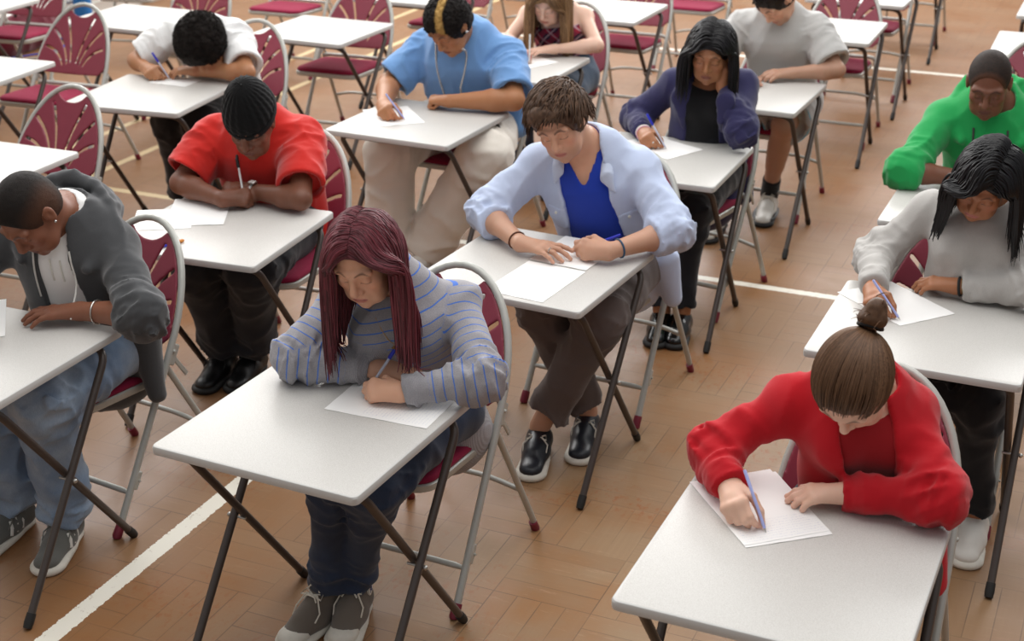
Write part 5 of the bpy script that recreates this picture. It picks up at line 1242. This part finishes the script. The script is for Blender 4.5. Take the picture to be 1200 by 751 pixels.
def chain_on(p, pts, r, mat, name, bead=None):
    P = [front(p, s, h, .004) for s, h in pts]; P = np.array(P); 
    for _ in range(2): P[1:-1] = (P[:-2]+2*P[1:-1]+P[2:])/4
    if bead:
        d = np.r_[0, np.cumsum(np.linalg.norm(np.diff(P, axis=0), axis=1))]; m = MB()
        for x in np.arange(0, d[-1], bead): m.ball([np.interp(x, d, P[:, i]) for i in range(3)], r, 5)
        return m.build(name, mat, p.root), P
    return MB().tube(P, r, 6).build(name, mat, p.root), P
def stud(p, side, mat, r=.0045):
    c = p.h.w(side*.0825, .004, -.032); MB().ball(c, r, 6).build('ear_stud', mat, p.root)
def props():
    wp = paper_mat('written_paper', (-.09, .09, -.14, .05)); wq = paper_mat('part_written_paper', (-.095, .1, -.14, -.06))
    W, H = .21, .297
    sheet('A', (.277, .08), (-.06, .98), W, H, 'paper under the writing hand of the striped sweater student', wp)
    sheet('B', (-.103, .014), (.75, .66), W, H, 'paper under the writing hand of the red cardigan student', wq, .0009); sheet('B', (-.098, .008), (.77, .64), W, H, 'second sheet peeking out under the red cardigan student\'s paper')
    sheet('C', (-.045, -.272), (1, -.03), W, H, 'near one of two papers by the open blue shirt student'); sheet('C', (-.040, .035), (1, -.03), W, .262, 'far paper under the pen hand of the open blue shirt student', None, .0008)
    sheet('D', (-.077, -.02), (.64, .77), W, H, 'paper under the writing hand of the grey sweatshirt student')
    sheet('E', (-.195, -.05), (.92, .40), W, H, 'paper on top, before the folded hands of the black hat student', None, .0009); sheet('E', (-.28, -.13), (.90, .44), W, .22, 'lower paper at the desk edge of the black hat student')
    sheet('F', (-.107, -.168), (.71, .70), W, H, 'paper under the writing fist of the sky blue t-shirt student')
    sheet('G', (-.111, .162), (.99, -.1), W, .148, 'small paper under the hands of the afro student')
    sheet('K', (.26, -.30), (0, 1), .204, H, 'paper cut by the left frame edge on an empty desk')
    sheet('L', (.108, -.045), (.42, .9), .20, .24, 'paper under the hands of the checked top student')
    sheet('Q', (.027, -.022), (.44, .90), W, H, 'paper under the writing hand of the navy blazer student')
    sheet('S', (-.14, -.02), (.77, .64), W, H, 'paper under the fingertips of the dark grey hoodie student', None, .0009); sheet('S', (-.15, -.05), (.80, .60), W, H, 'second sheet under the grey hoodie student\'s paper')
    blue = plain('blue_pen_plastic', '#2a35c4', .35); clear = plain('pale_pen_plastic', '#cfd3e6', .3); lil = plain('lilac_pen_plastic', '#b1baf0', .35); blk = plain('black_pen_plastic', '#161616', .4); wht = plain('white_pen_plastic', '#dcdcdc', .4)
    for k, tip, top_, label, b, c in (('A', PENS['A'][0], PENS['A'][1], 'blue capped pen of the striped sweater student', clear, blue), ('B', *PENS['B'], 'lilac ballpoint in the red cardigan student\'s hand', lil, None),
        ('C', *PENS['C'], 'blue capped pen held flat by the open blue shirt student', clear, blue), ('D', *PENS['D'], 'lilac ballpoint in the grey sweatshirt student\'s hand', lil, None),
        ('E', *PENS['E'], 'black capped pen held upright by the black hat student', wht, blk), ('F', *PENS['F'], 'pale blue ballpoint in the sky blue t-shirt student\'s fist', lil, None),
        ('G', *PENS['G'], 'blue capped pen of the student with the afro', clear, blue), ('L', *PENS['L'], 'white pen held by the checked top student', wht, None), ('Q', *PENS['Q'], 'blue capped pen of the navy blazer student', clear, blue)):
        if want(k): pen(k, tip, top_, label, b, c)
    r = empty('marker_pen', toW('E', (-.093, -.268, .7165)), RZ('E')+1.1); X = lambda *q: [(x, 0, 0) for x in q]
    MB().tube(X(0, .03), .006, 10).build('barrel', wht, r); MB().tube(X(.03, .055), .0062, 10).build('grip', blue, r); MB().tube(X(.055, .11, .115), [.006, .006, .003], 10).build('tip', plain('orange_plastic', '#d98a3a', .4), r)
    tag(r, 'white, blue and orange stick lying by the lower paper on the black hat student\'s desk', 'pen')
    sil = plain('silver', '#c9c8c4', .25, .9); gold = plain('gold', '#b08a4a', .3, .9)
    if 'A' in STU:
        p = STU['A']; N = 9; o, P = chain_on(p, [(-.05+.05*i/4, -.03-.115*(i/4)**.9) for i in range(5)]+[(.05*i/4, -.145+.115*(1-(1-i/4)**.9)) for i in range(1, 5)], .0011, gold, 'necklace')
        c = P[4]-p.t*.014+p.w*.004; R = np.stack([p.s, p.w, p.t]); MB().box(c, (.0022, .0014, .013), R, bev=.0006).box(c+p.t*.004, (.008, .0014, .0022), R, bev=.0006).build('cross_pendant', gold, o)
    if 'C' in STU:
        p = STU['C']; band(p, 'L', .90, .0032, plain('brown_cord', '#5a2f1c', .8), 'cord_bracelet'); band(p, 'R', .84, .0034, plain('teal_band', '#1f4a68', .5), 'wristband')
        f = p.hands['L']['tips'][2]; u = unit(f[1]-f[0]); c = f[0]*.35+f[1]*.65; a = unit(np.cross(u, V(0, 0, 1))); b = np.cross(u, a)
        MB().tube([c+.0098*(a*math.cos(q)+b*math.sin(q)) for q in np.linspace(0, 2*PI, 17)[:-1]], .0018, 6, True).build('ring', sil, p.root)
        sh = bpy.data.objects[[o for o in p.root.children if o.name.startswith('shirt')][0].name]; bt = plain('shirt_button', '#e5e3da', .4)
        for s in (-.125, .13):
            q = front(p, s, -.20, .003); patch(p, p.tops[-1], q-p.t*.03, .042, .05, .0025, sh.data.materials[0], 'pocket', sh); q = front(p, s, -.20, .006); MB().ball(q, (.0055, .0055, .0055), 6).build('button', bt, sh)
    if 'D' in STU:
        p = STU['D']; band(p, 'R', .965, .0045, plain('black_bracelet', '#131313', .6), 'black_bracelet'); band(p, 'R', .92, .0035, plain('brass_twist', '#8a7448', .35, .7), 'twisted_bracelet'); stud(p, 1, sil)
    if 'E' in STU:
        p = STU['E']; o, c, u, a, b = band(p, 'R', .93, .0025, sil, 'wrist_watch', .002, (3.2, 1)); n = unit(V(0, 0, 1)-u*u[2]); e = unit(np.cross(u, n)); R = np.stack([u, e, n]); q = c+n*.036+V(0, -.006, 0)
        MB().box(q, (.015, .013, .004), R, bev=.002).build('watch_case', sil, o); MB().box(q+n*.0042, (.011, .010, .0006), R).build('watch_dial', plain('pale_dial', '#dedcd6', .3), o)
    if 'F' in STU:
        p = STU['F']; l = [(-.085+.03*(i/11), .03-.30*(i/11)) for i in range(12)]; r_ = [(.085-.055*(i/11)**1.3, .03-.30*(i/11)) for i in range(12)]
        o, _ = chain_on(p, l+[(-.03, -.29), (0, -.30), (.02, -.29)]+r_[::-1], .0056, sil, 'bead_chain', .0105); stud(p, 1, plain('bright_stud', '#eeeeee', .15, .3), .006)
    if 'Q' in STU:
        p = STU['Q']; band(p, 'L', .96, .0045, plain('white_bangle', '#d9d6cf', .4), 'bangle'); band(p, 'L', 1.02, .003, plain('pink_band', '#d8a0b0', .5), 'pink_bracelet'); stud(p, 1, sil, .005)
        f = p.hands['L']['tips'][1]; MB().ball(f[1]+V(0, 0, .008), .006, 6).build('ring', sil, p.root)
    if 'S' in STU:
        p = STU['S']; o, c, u, a, b = band(p, 'R', .72, .0032, sil, 'chain_bracelet', .003, (1.3, .8)); stud(p, 1, sil, .004)
        cord = plain('white_cord', '#dcd9d1', .8); zp = plain('white_zip', '#d5d3cd', .5)
        for s in (-.012, .02): chain_on(p, [(s, -.085-.014*i) for i in range(6)], .0028, cord, 'drawstring')
        for sg in (-1, 1): chain_on(p, [(sg*(.058+.018*i/10), -.05-.024*i) for i in range(8)], .0028, zp, 'zip')
    if 'R' in STU:
        p = STU['R']; cord = plain('charcoal_cord', '#3b3d3c', .8)
        for s in (-.062, .062): chain_on(p, [(s, -.05-.013*i) for i in range(9)], .0042, cord, 'drawstring')
    # by the left wall
    F = Field(); c = V(-7.64, 8.5, .13); F.u(rcap(c-V(0, .2, 0), c+V(0, .2, 0), .13, .13, V(1, 0, 0), .8), .02); F.cut(box((-7.64, 8.5, -.1), EYE, (.6, .6, .1)), .004); F.disp.append(cloth_disp(.012, 7., 3.))
    r = empty('sports_bag', (0, 0, 0)); v, f = surf(F, .014); mesh_np('bag_body', v, f, cloth('maroon_nylon', '#5d1526', 300.), r)
    MB().tube([(-7.62, 8.38, .24), (-7.58, 8.41, .34), (-7.58, 8.59, .34), (-7.62, 8.62, .24)], .012, 8).build('strap', M_BLACKR, r); tag(r, 'dark red bag on the floor by the left wall under the top left chair', 'bag')
    bm = plain('blue_foam', '#1f6fb5', .6); r = empty('rolled_mat', (-7.74, 9.3, 0)); m = MB(); a = np.linspace(0, 5*PI, 60)
    MB().tube([(0, 0, .0), (0, 0, .004), (0, 0, .60), (0, 0, .604)], [.066, .07, .07, .066], 20).build('mat_roll', bm, r)
    MB().tube([(.03*(x/(5*PI))*2*math.cos(x), .03*(x/(5*PI))*2*math.sin(x), .606) for x in a], .003, 5).build('roll_edge', bm, r); tag(r, 'blue roll standing by the left wall behind the lone empty chair', 'mat')
    tag(MB().tube(arc_pts([(-7.9, 7.9, .006), (-7.6, 8.1, .006), (-7.38, 8.6, .006), (-7.6, 8.9, .006), (-7.9, 9.0, .006)], .15, 10), .006, 6).build('cable', plain('blue_cable', '#24359a', .5), None), 'blue cable lying along the floor by the left wall', 'cable')
# ================================================================== camera and light
def camera():
    cd = bpy.data.cameras.new('camera'); c = bpy.data.objects.new('camera', cd); COL.objects.link(c); SC.camera = c
    yaw, pit = -.4117952689681099, .4026318475004519
    f = V(math.sin(yaw)*math.cos(pit), math.cos(yaw)*math.cos(pit), -math.sin(pit)); r = V(math.cos(yaw), -math.sin(yaw), 0); u = np.cross(r, f)
    ro = -.001477; r2 = math.cos(ro)*r+math.sin(ro)*u; u2 = -math.sin(ro)*r+math.cos(ro)*u
    M = Matrix(((r2[0], u2[0], -f[0], 0), (r2[1], u2[1], -f[1], 0), (r2[2], u2[2], -f[2], 2.4339), (0, 0, 0, 1))); c.matrix_world = M
    cd.sensor_width = 36.; cd.lens = 1726.82*36/1200; cd.clip_end = 100
    cd.dof.use_dof = True; cd.dof.focus_distance = 3.9; cd.dof.aperture_fstop = 4.5
def lights():
    w = bpy.data.worlds.new('daylight'); SC.world = w; w.use_nodes = True; t = w.node_tree; bg = t.nodes['Background']
    tc = t.nodes.new('ShaderNodeTexCoord'); sp = t.nodes.new('ShaderNodeSeparateXYZ'); t.links.new(tc.outputs['Generated'], sp.inputs[0])
    rp = t.nodes.new('ShaderNodeValToRGB'); t.links.new(sp.outputs[2], rp.inputs[0]); e = rp.color_ramp.elements
    e[0].position = 0.; e[0].color = (.42, .41, .40, 1); e[1].position = .55; e[1].color = (.82, .83, .85, 1)
    t.links.new(rp.outputs[0], bg.inputs[0]); bg.inputs[1].default_value = .42
    def area(name, loc, tgt, sx, sy, pw, col=(1, 1, 1)):
        l = bpy.data.lights.new(name, 'AREA'); l.shape = 'RECTANGLE'; l.size = sx; l.size_y = sy; l.energy = pw; l.color = col
        o = bpy.data.objects.new(name, l); COL.objects.link(o); o.location = loc
        o.rotation_euler = (Vector(tgt)-Vector(loc)).to_track_quat('-Z', 'Y').to_euler()
    area('window_light_left', (-8.2, 8, 4.6), (-2, 5, .5), 9, 2.6, 470, (1, .99, .97))
    area('window_light_behind', (-2, 15, 5.2), (-2, 5, .6), 9, 3., 640, (1, .99, .98))
    area('hall_skylight', (-1.5, 5, 6.2), (-1.5, 5, 0), 7, 8, 290, (1, .98, .95))
    SC.view_settings.view_transform = 'Standard'; SC.view_settings.look = 'None'; SC.view_settings.exposure = .44; SC.view_settings.gamma = 1.; SC.view_settings.use_curve_mapping = False
    SC.cycles.use_denoising = True; SC.cycles.max_bounces = 6; SC.cycles.use_adaptive_sampling = True
build_hall(); furniture(); students(); props(); camera(); lights()
